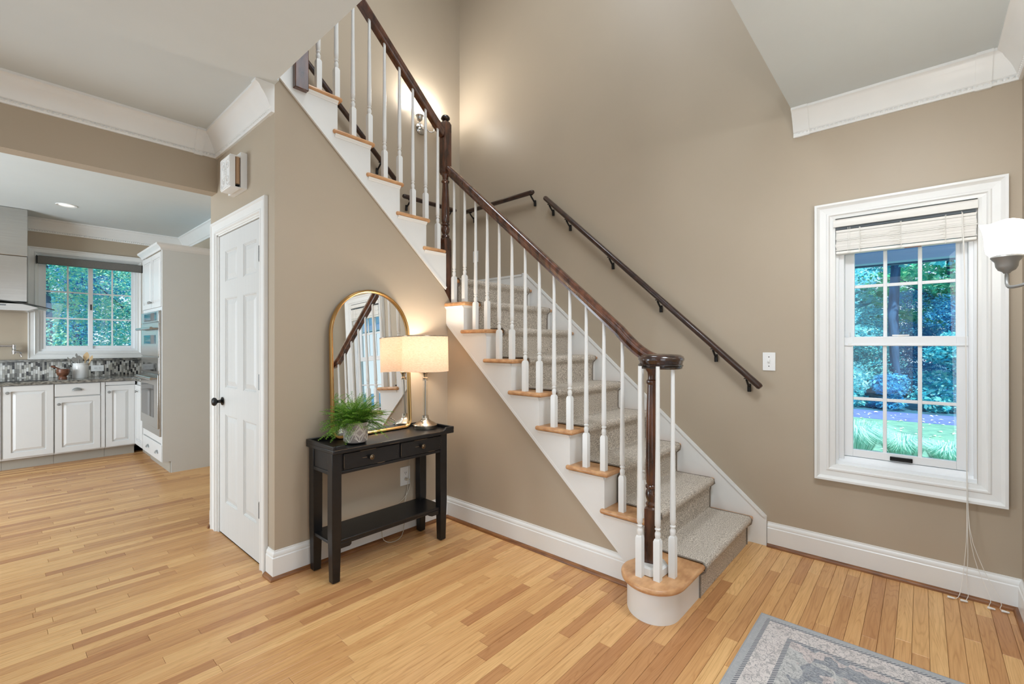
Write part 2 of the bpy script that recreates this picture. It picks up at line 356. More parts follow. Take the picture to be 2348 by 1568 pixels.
def wl(o):
    p = Vector((0, 0, 0))
    while o: p = p + Vector(o.location); o = o.parent
    return p
def props(o, label=None, cat=None, group=None, kind=None):
    for k, v in (('label', label), ('category', cat), ('group', group), ('kind', kind)):
        if v: o[k] = v
    return o
def mesh(name, g, mat, smooth=None, recalc=True):
    me = bpy.data.meshes.new(name); me.from_pydata(g.v, [], g.f)
    if recalc:
        b = bmesh.new(); b.from_mesh(me); bmesh.ops.recalc_face_normals(b, faces=b.faces); b.to_mesh(me); b.free()
    if mat: me.materials.append(mat)
    if smooth is not None:
        me.polygons.foreach_set('use_smooth', [True] * len(me.polygons)); me.set_sharp_from_angle(angle=math.radians(smooth))
    return me
def build(name, g, mat, parent=None, smooth=None, bevel=0, seg=2, recalc=True, origin=None, **kw):
    base = wl(parent) if parent else Vector(origin or (0, 0, 0))
    if base.length: g.v = [(p[0] - base.x, p[1] - base.y, p[2] - base.z) for p in g.v]
    me = mesh(name, g, M[mat] if isinstance(mat, str) else mat, smooth if smooth is not None else (40 if bevel else None), recalc)
    o = bpy.data.objects.new(name, me); COL.objects.link(o)
    if parent: o.parent = parent
    elif origin: o.location = origin
    if bevel:
        md = o.modifiers.new('bevel', 'BEVEL'); md.width = bevel; md.segments = seg; md.limit_method = 'ANGLE'; md.angle_limit = math.radians(40)
    return props(o, **kw)
def thing(name, loc, label, cat, group=None, kind=None):
    o = bpy.data.objects.new(name, None); COL.objects.link(o); o.location = loc; o.empty_display_size = .1
    return props(o, label, cat, group, kind)
def B(*a): return G().box(*a)
def dup(root, loc, label=None, rotz=None):
    c = root.copy(); COL.objects.link(c); c.location = loc
    if label: c['label'] = label
    if rotz is not None: c.rotation_euler.z = rotz
    def kids(a, b):
        for ch in list(a.children):
            d = ch.copy(); COL.objects.link(d); d.parent = b; kids(ch, d)
    kids(root, c); return c

# ------------------------------------------------------------------ constants of the place
XW, YM, XS, XD, YH, YB, H1 = 3.35, 2.70, 2.295, 1.04, 3.70, 3.74, 2.76
ZT = 5.4
KY, KX = 7.64, 1.75

# ------------------------------------------------------------------ floor with its boards
floor = build('floor', B(-3, 3.5, -.5, 7.75, -.10, -.014), 'subfloor', kind='structure')
def floor_boards():
    pitch = .0572; rows = []
    fw, rt = Vector((.7473, .6645, 0)), Vector((.6645, -.7473, 0)); cand = []
    y = -.37
    while y < 7.20:
        if y < 2.70: xm = 3.35
        elif y < 3.84: xm = 1.05
        else: xm = 1.76
        x = -1.25 - random.random() * .9
        while x < xm:
            L = random.choice((.35, .5, .65, .8, .95, 1.2, 1.5)) * random.uniform(.8, 1.15)
            x1 = min(x + L, xm)
            if xm - x1 < .12: x1 = xm
            # picture area
            c = Vector(((max(x, 0) + x1) / 2, y + .03, 0)); z = c.dot(fw)
            vis = False
            if z > .6:
                for q in (x, (x + x1) / 2, x1):
                    v = Vector((q, y + .03, 0)); zz = v.dot(fw)
                    if zz > .5 and abs(v.dot(rt) / zz * 1055.4) < 1180 and 1.31 / zz * 1055.4 < 784: vis = True
            hid = (y > .95 and x > 2.25) 
            area = (x1 - x) / max(z, .5) ** 3 if vis and not hid else 0
            cand.append((area, x, x1, y, y + pitch)); x = x1
        y += pitch
    cand.sort(key=lambda c: -c[0])
    def board(g, x0, x1, y0, y1, h):
        e = .0005; c = .0011
        g.add([(x0 + e, y0 + e, -.013), (x1 - e, y0 + e, -.013), (x1 - e, y1 - e, -.013), (x0 + e, y1 - e, -.013),
               (x0 + e, y0 + e, h - c), (x1 - e, y0 + e, h - c), (x1 - e, y1 - e, h - c), (x0 + e, y1 - e, h - c),
               (x0 + e + c, y0 + e + c, h), (x1 - e - c, y0 + e + c, h), (x1 - e - c, y1 - e - c, h), (x0 + e + c, y1 - e - c, h)],
              [(0, 1, 5, 4), (1, 2, 6, 5), (2, 3, 7, 6), (3, 0, 4, 7), (4, 5, 9, 8), (5, 6, 10, 9), (6, 7, 11, 10), (7, 4, 8, 11), (8, 9, 10, 11)])
    def paint(me, cols, nf):
        a = me.attributes.new('tint', 'FLOAT_COLOR', 'FACE')
        a.data.foreach_set('color', [c for col in cols for _ in range(nf) for c in col])
    rest = G(); rc = []
    for i, (a, x0, x1, y0, y1) in enumerate(cand):
        col = (random.random(), random.random(), random.random(), 1)
        if i < 300:
            g = G(); board(g, x0, x1, y0, y1, random.uniform(-.0003, 0))
            o = build('floor_board', g, 'oakfloor', floor, recalc=False); paint(o.data, [col], 9)
        else:
            board(rest, x0, x1, y0, y1, random.uniform(-.0003, 0)); rc.append(col)
    o = build('far_floor_boards', rest, 'oakfloor', floor, recalc=False, kind='stuff'); paint(o.data, rc, 9)
floor_boards()

# ------------------------------------------------------------------ walls, ceilings
def wall(name, g, mat='wall'): return build(name, g, mat, kind='structure')
def holed(ax, a0, a1, u0, u1, z0, z1, hu0, hu1, hz0, hz1):
    g = G()
    def bx(p0, p1, q0, q1):
        if ax == 'x': g.box(a0, a1, p0, p1, q0, q1)
        else: g.box(p0, p1, a0, a1, q0, q1)
    bx(u0, hu0, z0, z1); bx(hu1, u1, z0, z1); bx(hu0, hu1, z0, hz0); bx(hu0, hu1, hz1, z1); return g
WY0, WY1, WZ0, WZ1 = -.215, .392, .585, 2.062
wall('wall_right', holed('x', XW, 3.47, -.49, 3.86, -.1, ZT, WY0, WY1, WZ0, WZ1))
wall('wall_back', B(XD + .10, XW, YB, 3.84, -.1, ZT).box(0, XD + .10, YB, 3.84, 3.02, ZT))
wall('wall_front', B(-3, XW, -.49, -.37, -.1, ZT))
wall('wall_left', B(-3.12, -3, -.49, 7.76, -.1, ZT))
wall('wall_upper_left', B(-3, -.5, YB + .1, 7.76, H1 + .3, ZT))
wall('wall_kitchen_back', holed('y', KY, 7.76, -3, 1.87, -.1, 2.78, .325, 1.255, 1.215, 2.36))
wall('wall_kitchen_right', B(KX, 1.87, 3.84, KY, -.1, 2.78))
wall('wall_header', B(-3, XD, YH, 3.81, 2.372, H1))
# the wall below the upper flight (holds the mirror and console)
wall('wall_under_stairs', G().prism([(XD, -.1), (XS + .05, -.1), (XS + .05, 1.60), (2.25, 1.745), (1.064, 2.806), (XD, 2.828)], 'y', YM, YM + .10))
wall('wall_stair_side', G().prism([(1.09, -.1), (YM + .02, -.1), (YM + .02, 1.47), (1.234, .157), (1.09, .157)], 'x', XS, XS + .05))
wall('wall_closet', holed('x', XD, XD + .10, YM + .10, 3.84, -.1, H1, 2.893, 3.672, -.1, 2.068))
ceiling = build('ceiling', B(-3, 1.03, -.37, YH, H1, 3.02).box(1.03, XW, -.37, .60, H1, 3.02).box(1.03, 1.0405, 2.64, YM, H1, 2.90), 'ceil', kind='structure')
build('ceiling_kitchen', B(-3, KX + .1, 3.81, KY, H1, 2.88), 'ceil', kind='structure')
build('ceiling_upper', B(-3.12, 3.47, -.49, 7.76, ZT, ZT + .2), 'ceil', kind='structure')
# upstairs floor edge under the top tread
build('trim_landing_edge', B(XD, 1.185, YM + .01, YB, 2.84, 3.03), 'trim', kind='structure')

# ------------------------------------------------------------------ mouldings
CROWN = [(0, -.152), (.013, -.152), (.016, -.143), (.013, -.128), (.020, -.122), (.026, -.108), (.034, -.088), (.047, -.066), (.058, -.050), (.063, -.044), (.066, -.040), (.073, -.026), (.083, -.018), (.092, -.014), (.092, 0), (0, 0)]
def crown(name, p0, p1, out, m0, m1, beads=True, blocks=(), cut=(0, 0)):
    tt = (Vector(p1) - Vector(p0)).normalized(); p0 = Vector(p0) + tt * cut[0]; p1 = Vector(p1) - tt * cut[1]
    o = build(name, G().run(CROWN, p0, p1, out, m0=m0, m1=m1), 'trim', smooth=25, kind='structure')
    if beads:
        g = G(); a, b = Vector(p0), Vector(p1); L = (b - a).length; t = (b - a) / L; n = int(L / .021); ou = Vector(out)
        for i in range(n):
            c = a + t * (i + .5) * L / n + ou * .0145 + Vector((0, 0, -.1355)); sx_ = t * .0085; q = ou * .008; u = Vector((0, 0, .0075))
            g.add([c - sx_ - u, c + sx_ - u, c + sx_ + u, c - sx_ + u, c + q], [(0, 1, 4), (1, 2, 4), (2, 3, 4), (3, 0, 4)])
        build('bead_row', g, 'trim', o, recalc=False, kind='stuff')
    for s0, s1 in blocks:      # plain corner blocks, a little proud of the run
        a = Vector(p0); t = (Vector(p1) - a).normalized()
        build('corner_block', G().run([(d * 1.03 + .004 if d else 0, h * 1.03 if h else 0) for d, h in CROWN], a + t * s0, a + t * s1, out), 'trim', o, smooth=25)
    return o
crown('trim_1', (XD, YM, H1), (XD, YH, H1), (-1, 0, 0), 0, -1, blocks=((-.03, .032),), cut=(.03, 0))
crown('trim_2', (-3, YH, H1), (XD, YH, H1), (0, -1, 0), 0, -1, blocks=((4.04 - .14, 4.04 - .09),))
crown('trim_3', (XW, -.37, H1), (XW, .60, H1), (-1, 0, 0), 1, 0, blocks=((.105, .165), (.885, .970)), cut=(0, .02))
crown('trim_4', (-1, -.37, H1), (XW, -.37, H1), (0, 1, 0), 0, -1)
crown('trim_5', (-3, KY, H1), (KX, KY, H1), (0, -1, 0), 0, -1)
crown('trim_6', (KX, 3.84, H1), (KX, KY, H1), (-1, 0, 0), 0, -1, beads=False)
BASE = [(0, 0), (.016, 0), (.016, .118), (.012, .123), (.013, .130), (.010, .142), (.005, .148), (.004, .157), (0, .157)]
SHOE = [(.016, 0), (.034, 0), (.033, .008), (.029, .014), (.023, .018), (.016, .020)]
def baseboard(name, p0, p1, out, m0=0, m1=0):
    o = build(name, G().run(BASE, p0, p1, out, m0=m0, m1=m1), 'trim', smooth=30, kind='structure')
    build('shoe_moulding', G().run(SHOE, p0, p1, out, m0=m0, m1=m1), 'shoe', o, smooth=40)
baseboard('baseboard_center', (XD, YM, 0), (XS, YM, 0), (0, -1, 0), -1, -1)
baseboard('baseboard_stair', (XS, 1.12, 0), (XS, YM, 0), (-1, 0, 0), 0, -1)
baseboard('baseboard_right', (XW, -.37, 0), (XW, .748, 0), (-1, 0, 0), 1, 0)
baseboard('baseboard_front', (1.3, -.37, 0), (XW, -.37, 0), (0, 1, 0), 0, -1)
baseboard('baseboard_corner', (XD, YM, 0), (XD, 2.785, 0), (-1, 0, 0), -1, 0)
baseboard('baseboard_closet', (XD, 3.785, 0), (XD, 3.81, 0), (-1, 0, 0), 0, 0)

# ------------------------------------------------------------------ closet door and its casing
CAS = [(0, 0), (0, .020), (.004, .024), (.014, .024), (.020, .017), (.028, .015), (.062, .015), (.068, .019), (.076, .019), (.082, .010), (.090, .008), (.090, 0)]
def casing(name, u0, u1, z0, z1, ax, a, nrm, prof, bottom=True, parent=None, mat='trim'):
    P = (lambda u, z: (a, u, z)) if ax == 'x' else (lambda u, z: (u, a, z))
    U = (lambda s: (0, s, 0)) if ax == 'x' else (lambda s: (s, 0, 0))
    N = (nrm, 0, 0) if ax == 'x' else (0, nrm, 0)
    par = parent or thing(name, P((u0 + u1) / 2, z0), None, None, kind='structure')
    b = 1 if bottom else 0
    build('side_casing', G().run(prof, P(u0, z0), P(u0, z1), U(1), N, b, -1), mat, par, smooth=25)
    build('side_casing', G().run(prof, P(u1, z0), P(u1, z1), U(-1), N, b, -1), mat, par, smooth=25)
    build('head_casing', G().run(prof, P(u0, z1), P(u1, z1), (0, 0, -1), N, 1, -1), mat, par, smooth=25)
    if bottom: build('bottom_casing', G().run(prof, P(u0, z0), P(u1, z0), (0, 0, 1), N, 1, -1), mat, par, smooth=25)
    return par
t7 = casing('trim_7', 2.795, 3.775, 0, 2.160, 'x', XD, -1, CAS, bottom=False)
build('jamb', B(XD - .002, XD + .10, 2.885, 2.901, 0, 2.068).box(XD - .002, XD + .10, 3.664, 3.680, 0, 2.068).box(XD - .002, XD + .10, 2.885, 3.68, 2.060, 2.076), 'trim', t7)
door = thing('door_1', (XD, 3.28, 0), None, None, kind='structure')
DY0, DY1 = 2.904, 3.661
def door_face():
    g = B(1.056, 1.085, DY0, DY1, .008, 2.056)
    ys = [DY0, 2.985, 3.205, 3.316, 3.545, DY1]; rows = [.008, .230, .832, 1.015, 1.623, 1.736, 1.943, 2.056]
    x0, x1 = 1.046, 1.057
    for a, b in ((0, 1), (2, 3), (4, 5)): g.box(x0, x1, ys[a], ys[b], .008, 2.056)
    for a, b in ((1, 2), (3, 4)):
        for i in (0, 2, 4, 6): g.box(x0, x1, ys[a], ys[b], rows[i], rows[i + 1])
    return g, ys, rows
g, ys, rows = door_face()
build('door_slab', g, 'door', door)
for a, b in ((1, 2), (3, 4)):
    for i in (1, 3, 5):
        y0, y1, z0, z1 = ys[a], ys[b], rows[i], rows[i + 1]
        pg = G().frustum((y0 + .016, y1 - .016, z0 + .016, z1 - .016), (y0 + .046, y1 - .046, z0 + .046, z1 - .046), 'x', 1.0555, 1.0475)
        MO = [(0, 0), (0, .009), (.005, .009), (.009, .004), (.014, .003), (.014, 0)]
        pg.run(MO, (1.057, y0, z0), (1.057, y0, z1), (0, 1, 0), (-1, 0, 0), 1, -1); pg.run(MO, (1.057, y1, z0), (1.057, y1, z1), (0, -1, 0), (-1, 0, 0), 1, -1)
        pg.run(MO, (1.057, y0, z0), (1.057, y1, z0), (0, 0, 1), (-1, 0, 0), 1, -1); pg.run(MO, (1.057, y0, z1), (1.057, y1, z1), (0, 0, -1), (-1, 0, 0), 1, -1)
        build('door_panel', pg, 'door', door)
for z in (1.797, 1.040, .287):
    h = G().lathe([(.007, 0), (.007, .092)], (1.036, 2.905, z), 8); h.box(1.037, 1.047, 2.907, 2.925, z, z + .092)
    build('hinge', h, 'blackmetal', door, smooth=40)
kb = G().lathe([(.028, 0), (.028, -.006), (.020, -.010), (.011, -.014), (.010, -.030), (.016, -.036), (.027, -.044), (.029, -.054), (.022, -.063), (.008, -.067)], (1.046, 3.598, .918), 18, 'x')
build('door_knob', kb, 'blackmetal', door, smooth=40)

# ------------------------------------------------------------------ staircase
RUN, RIS = .234, .2065
def fy(k): return 1.306 + RUN * (k - 3)          # nosing front of lower step k
def tz(k): return .383 + RIS * (k - 2) if k < 9 else 1.820 if k == 9 else 2.020 + .2027 * (k - 10)
def fx(k): return 2.113 - .2267 * (k - 11)       # nosing front of upper step k
stair = thing('staircase', (2.8, 1.8, 0), 'white staircase with oak treads, turned white balusters and a dark walnut handrail', 'staircase')
TT = .028
def tread_mould(p0, p1, out): return G().run([(0, 0), (.016, 0), (.013, -.007), (.006, -.013), (.004, -.02), (0, -.02)], p0, p1, out)
for k in range(2, 9):
    z = tz(k); y0 = fy(k)
    build('tread', B(XS - .03, XW - .017, y0, y0 + .286, z - TT, z), 'oak', stair, bevel=.0125, seg=3)
    yr = y0 + .028
    build('riser', B(XS, XW - .017, yr, yr + .016, tz(k - 1) - .0, z - TT), 'trim', stair)
    mg = tread_mould((XS - .012, yr, z - TT), (XS - .012, y0 + .262, z - TT), (-1, 0, 0)); mg.run([(0, 0), (.016, 0), (.013, -.007), (.006, -.013), (.004, -.02), (0, -.02)], (XS - .012, yr, z - TT), (XW - .017, yr, z - TT), (0, -1, 0), m0=-1)
    build('tread_moulding', mg, 'trim', stair, smooth=30)
# landing
z = tz(9)
build('tread', B(XS - .02, XW - .017, fy(9), fy(9) + .20, z - TT, z), 'oak', stair, bevel=.0125, seg=3)
build('riser', B(XS - .0, XW - .017, fy(9) + .028, fy(9) + .044, tz(8), z - TT), 'trim', stair)
build('landing', B(XS + .045, XW - .001, fy(9) + .10, YB - .001, 1.60, z - .001), 'trim', stair)
# bullnose starting step
def bull(rad, x_out, y_front, y_back, grow):
    pts = [(XW - .017, y_back), (2.30, y_back + .0)]
    # back flank sweeping to the left end, then the round nose to the front
    raw = [(2.25, 1.115), (2.20, 1.128), (2.15, 1.122), (2.105, 1.098), (2.065, 1.060), (2.040, 1.012), (2.034, .962), (2.050, .915), (2.085, .880), (2.130, .862), (2.19, .8585), (2.30, .8580)]
    def cat(P):
        o = []
        for i in range(len(P) - 1):
            a, b, c_, d_ = P[max(i - 1, 0)], P[i], P[i + 1], P[min(i + 2, len(P) - 1)]
            for q in range(5):
                t = q / 5; o.append(tuple(.5 * (2 * b[k] + (c_[k] - a[k]) * t + (2 * a[k] - 5 * b[k] + 4 * c_[k] - d_[k]) * t * t + (3 * b[k] - a[k] - 3 * c_[k] + d_[k]) * t ** 3) for k in (0, 1)))
        return o + [P[-1]]
    raw = cat(raw); c = Vector((2.17, .98))
    for x, y in raw:
        d = Vector((x, y)) - c; d = d.normalized() * grow if x < 2.20 else Vector((0, -grow if y < 1 else grow))
        pts.append((x + d.x, y + d.y))
    pts.append((XW - .017, .858 - grow)); return pts
g = G().prism(bull(0, 0, 0, 1.12, 0), 'z', 0, tz(1) - TT)
build('bullnose_riser', g, 'trim', stair, smooth=30)
build('bullnose_tread', G().prism(bull(0, 0, 0, 1.14, .030), 'z', tz(1) - TT, tz(1)), 'oak', stair, bevel=.012, seg=3)
# outer stringers
low = lambda y: .155 + (y - 1.234) * .893
pts = [(1.10, low(1.10)), (1.10, tz(2) - TT)]
for k in range(3, 9):
    yr = fy(k) + .028; pts += [(yr, tz(k - 1) - TT), (yr, tz(k) - TT)]
pts += [(fy(9) + .02, tz(8) - TT), (fy(9) + .02, tz(9) - TT), (YM + .035, tz(9) - TT), (YM + .035, low(YM + .035))]
build('stringer', G().prism(pts, 'x', XS - .012, XS), 'trim', stair)
g = G().sweep([(-.004, -.009), (.009, -.009), (.009, .009), (-.004, .009)], [(XS - .009, 1.12, low(1.12) + .007), (XS - .009, 2.69, low(2.69) + .007)])
build('stringer_bead', g, 'trim', stair)
lowu = lambda x: 2.804 - (x - 1.064) * .8944
pts = [(2.272, lowu(2.272)), (2.272, tz(10) - TT)]
for k in range(11, 15):
    xr = fx(k) - .028; pts += [(xr, tz(k - 1) - TT), (xr, tz(k) - TT)]
pts += [(1.18, tz(14) - TT), (1.18, 3.03), (1.045, 3.03), (1.045, lowu(1.045))]
build('stringer', G().prism(pts, 'y', YM - .012, YM), 'trim', stair)
g = G().sweep([(-.009, -.009), (.004, -.009), (.004, .009), (-.009, .009)], [(2.27, YM - .009, lowu(2.27) + .007), (1.05, YM - .009, lowu(1.05) + .007)])
build('stringer_bead', g, 'trim', stair)
for k in range(10, 15):
    z = tz(k); x0 = fx(k) if k > 10 else 2.262
    x1 = fx(k) - .286 if k < 14 else 1.175
    build('tread', B(x1, x0, YM - .03, YB - .001, z - TT, z), 'oak', stair, bevel=.0125, seg=3)
    xr = fx(k) - .028
    if k > 10: build('riser', B(xr - .016, xr, YM, YB - .001, tz(k - 1), z - TT), 'trim', stair)
    mg = tread_mould((x1 + .012, YM - .012, z - TT), (xr if k > 10 else 2.26, YM - .012, z - TT), (0, -1, 0))
    build('tread_moulding', mg, 'trim', stair, smooth=30)
xr = fx(15) - .028
build('riser', B(xr - .016, xr, YM, YB - .001, tz(14), 3.02), 'trim', stair)
# wall-side skirt boards
sk = lambda y: .948 + .876 * (y - 1.618)
g = G().prism([(.752, 0), (.752, sk(.752)), (2.80, sk(2.80)), (2.80, 1.975), (YB - .001, 1.975), (YB - .001, 1.6), (2.80, 1.55), (1.0, 0)], 'x', XW - .016, XW - .0005)
build('skirt_board', g, 'trim', stair)
CAPP = [(-.011, -.010), (.011, -.010), (.011, .004), (.004, .010), (-.011, .010)]
g = G().sweep(CAPP, [(XW - .011, .760, sk(.760) - .008), (XW - .011, 2.795, sk(2.795) - .008)]); g.box(XW - .022, XW, 2.79, 2.835, 1.82, 1.985); g.box(XW - .022, XW, 2.83, YB - .001, 1.958, 1.976)
build('skirt_cap', g, 'trim', stair)
g = G().prism([(XW, 1.80), (XW, 1.975), (2.36, 1.975), (1.18, 1.975 + 1.18 * .894), (1.18, 2.7), (2.30, 1.75)], 'y', YB - .016, YB - .0005)
build('skirt_board', g, 'trim', stair)

# balusters: square foot, turned ring, long taper
def baluster(h):
    g = G(); s = .0160; b = .188
    sq = lambda r, z: [(-r, -r, z), (r, -r, z), (r, r, z), (-r, r, z)]
    g.add(sq(s, 0) + sq(s, b) + sq(.0118, b + .012), [(0, 3, 2, 1)] + [(j * 4 + i, j * 4 + (i + 1) % 4, j * 4 + 4 + (i + 1) % 4, j * 4 + 4 + i) for j in (0, 1) for i in range(4)] + [(8, 9, 10, 11)])
    p = [(.0105, b + .006), (.0115, b + .014), (.0138, b + .030), (.0135, b + .040), (.0100, b + .047), (.0100, b + .052), (.0138, b + .056), (.0138, b + .061), (.0105, b + .064), (.0105, b + .069), (.0138, b + .074),
         (.0140, b + .10), (.0136, b + .17), (.0125, b + .30), (.0105, b + .46), (.0092, h)]
    g.lathe(p, (0, 0, 0), 12)
    return g
_bm = {}
def put_baluster(x, y, z, ztop):
    h = round((ztop - z) / .006) * .006
    if h not in _bm: _bm[h] = mesh('baluster', baluster(h), M['trim'], 35)
    o = bpy.data.objects.new('baluster', _bm[h]); COL.objects.link(o); o.parent = stair; o.location = Vector((x, y, z)) - wl(stair)
BX, BY = 2.312, 2.727
railz = lambda y: 1.716 + .8665 * (y - 1.634)
railzu = lambda x: 3.262 - .905 * (x - 1.9)
for k in range(2, 9):
    for q in (.048, .166): put_baluster(BX, fy(k) + q, tz(k), railz(fy(k) + q) - .012)
for x, k in ((1.302, 14), (1.417, 14), (1.529, 13), (1.647, 13), (1.762, 12), (1.882, 12), (1.995, 11), (2.109, 11), (2.222, 10)):
    put_baluster(x, BY, tz(k), railzu(x) - .012)
for x, y in ((2.100, 1.030), (2.115, .945), (2.197, .905)): put_baluster(x, y, tz(1), 1.205)

# handrails
HR = [(-.020, -.030), (-.020, -.018), (-.024, -.014), (-.026, -.004), (-.031, .003), (-.031, .012), (-.026, .022), (-.014, .029), (0, .031), (.014, .029), (.026, .022), (.031, .012), (.031, .003), (.026, -.004), (.024, -.014), (.020, -.018), (.020, -.030)]
path = [(BX, y, railz(y)) for y in (2.705, 2.3, 1.9, 1.5, 1.25)]
for i in range(1, 9):            # easing down to level
    f = i / 8; y = 1.25 - .24 * f; path.append((BX, y, railz(1.25) - .8665 * .24 * (f - f * f / 2) * .98 + (0)))
zc = 1.228
path = path[:5] + [(BX, y, zc + (railz(1.25) - zc) * max(0, 1 - (1.25 - y) / .22) ** 1.6) for y in (1.22, 1.19, 1.16, 1.13, 1.10, 1.07, 1.04)]
c0 = Vector((2.216, .985))
nst = 44; r0, r1 = BX - 2.216, .036
for i in range(nst + 1):
    a = -i / nst * 2 * PI * 1.35; r = r0 + (r1 - r0) * (i / nst) ** 1.15
    path.append((c0.x + r * math.cos(a), c0.y + r * math.sin(a), zc))
g = G().sweep(HR, path[:14])
build('handrail', g, 'walnut', stair, smooth=35)
g = G().sweep(HR, path[12:]); g.lathe([(.045, zc - .030), (.055, zc), (.058, zc + .010), (.04, zc + .030), (.001, zc + .033)], (c0.x - .01, c0.y + .004, 0), 20)
build('volute', g, 'volute', stair, smooth=35)
g = G().lathe([(.085, 1.187), (.101, 1.188), (.105, 1.193), (.103, 1.198), (.108, 1.201), (.109, 1.206), (.104, 1.212)], (c0.x + .006, c0.y - .006, 0), 40)
build('volute_bead', g, 'walnut_dark', stair, smooth=30)
g = G().sweep(HR, [(2.285, 2.735, railzu(2.285)), (1.7, 2.735, railzu(1.7)), (1.15, 2.735, railzu(1.15))])
build('handrail', g, 'walnut', stair, smooth=35)

# newel posts
def newel1():
    c = (2.190, 1.010); g = G(); h = .030
    q = [(c[0] + h * 1.414 * math.cos(a), c[1] + h * 1.414 * math.sin(a)) for a in [PI / 4 + PI / 2 * i + .232 for i in range(4)]]
    g.prism(q, 'z', .18, .490)
    g.lathe([(.034, .488), (.026, .498), (.029, .506), (.0305, .512), (.026, .518), (.023, .524), (.030, .545), (.0315, .560), (.029, .575), (.023, .586), (.031, .592), (.031, .602), (.024, .608),
             (.0285, .62), (.0295, .70), (.0285, .82), (.0260, .98), (.0215, 1.108), (.0265, 1.114), (.0275, 1.121), (.0265, 1.128), (.020, 1.134), (.0195, 1.150), (.022, 1.168), (.031, 1.182), (.034, 1.195)], (c[0], c[1], 0), 24)
    build('newel_post', g, 'walnut', stair, smooth=35)
    g = G().lathe([(.080, .180), (.080, .214), (.070, .222), (.03, .222)], (c[0], c[1], 0), 8, rot=.34)
    build('newel_plinth', g, 'trim', stair)
newel1()
def newel2():
    c = (2.305, 2.735); h = .033; g = G()
    sq = lambda z, k=1: [(c[0] - h * k, c[1] - h * k, z), (c[0] + h * k, c[1] - h * k, z), (c[0] + h * k, c[1] + h * k, z), (c[0] - h * k, c[1] + h * k, z)]
    def stack(zs):
        v = []; n = len(zs)
        for z, k in zs: v += sq(z, k)
        g.add(v, [(0, 3, 2, 1), tuple(range(4 * n - 4, 4 * n))] + [(j * 4 + i, j * 4 + (i + 1) % 4, j * 4 + 4 + (i + 1) % 4, j * 4 + 4 + i) for j in range(n - 1) for i in range(4)])
    stack([(1.551, .9), (1.56, 1), (2.105, 1), (2.125, .8)])
    build('newel_post', g, 'walnut', stair, bevel=.002); g = G()
    stack([(2.610, .8), (2.630, 1), (2.995, 1), (3.020, .7)])
    build('newel_post', g, 'walnut', stair, bevel=.002)
    g = G().lathe([(.022, 2.12), (.031, 2.130), (.031, 2.142), (.024, 2.148), (.022, 2.154), (.031, 2.175), (.033, 2.192), (.029, 2.208), (.023, 2.216), (.032, 2.222), (.032, 2.232), (.025, 2.238),
                   (.031, 2.25), (.032, 2.30), (.029, 2.42), (.0225, 2.545), (.030, 2.552), (.031, 2.562), (.024, 2.570), (.023, 2.590), (.030, 2.605), (.030, 2.62)], (c[0], c[1], 0), 24)
    build('newel_turning', g, 'walnut', stair, smooth=35)
    g = G().lathe([(.016, 3.015), (.016, 3.026), (.026, 3.030), (.034, 3.040), (.034, 3.050), (.026, 3.062), (.010, 3.069), (.001, 3.070)], (c[0], c[1], 0), 20)
    build('newel_cap', g, 'walnut_dark', stair, smooth=35)
    g = B(1.135, 1.213, 2.655, 2.733, 2.776, 3.95)
    build('newel_post', g, 'walnut', stair, bevel=.004)
newel2()

# carpet runner
def carpet():
    rn = thing('carpet_runner', (2.85, 1.6, 0), 'taupe wool carpet runner with bound edges covering the lower flight of oak treads', 'carpet')
    P = []
    e = .012
    for k in range(1, 10):
        f = fy(k); yr = f + .028; zt = tz(k); zb = tz(k - 1) + e if k > 1 else .001
        P += [(yr - e, zb + (.004 if k > 1 else 0)), (yr - e - .001, zb + .06), (yr - e - .001, zt - .055), (yr - e - .006, zt - .042), (f - .010, zt - .032), (f - .0155, zt - .020), (f - .0155, zt - .006), (f - .010, zt + .006), (f + .002, zt + .013), (f + .02, zt + .0135)]
        yn = fy(k + 1) + .028 - e if k < 9 else 3.69
        P += [(yn - .012, zt + e), (yn - .003, zt + e + .001)]
    # resample
    Q = []
    for a, b in zip(P[:-1], P[1:]):
        L = math.hypot(b[0] - a[0], b[1] - a[1]); n = max(1, int(L / .016))
        for i in range(n): Q.append((a[0] + (b[0] - a[0]) * i / n, a[1] + (b[1] - a[1]) * i / n))
    Q.append(P[-1])
    x0, x1, nx = 2.425, 3.272, 48
    import mathutils
    g = G(); n = len(Q)
    for j, (y, z) in enumerate(Q):
        a, b = Q[max(0, j - 1)], Q[min(n - 1, j + 1)]; t = Vector((b[0] - a[0], b[1] - a[1])).normalized(); nn = Vector((-t.y, t.x))
        for i in range(nx + 1):
            x = x0 + (x1 - x0) * i / nx
            d = mathutils.noise.noise(Vector((x * 9, y * 9, z * 9))) * .0022 + mathutils.noise.noise(Vector((x * 70, y * 70, z * 70))) * .0009
            d -= .004 if i in (0, nx) else 0
            zz = z + nn.y * d
            g.v.append((x, y + nn.x * d, max(.001, zz)))
    m = nx + 1
    g.f = [(j * m + i, j * m + i + 1, (j + 1) * m + i + 1, (j + 1) * m + i) for j in range(n - 1) for i in range(nx)]
    build('pile', g, 'carpet', rn, smooth=60)
    for x, nm in ((x0 - .002, 'binding'), (x1 + .002, 'binding')):
        build(nm, G().tube([(x, y, z - .004) for y, z in Q[::2]] + [(x, Q[-1][0], Q[-1][1] - .004)], .0045, 6, up=(1, 0, 0)), 'binding', rn, smooth=60)
carpet()

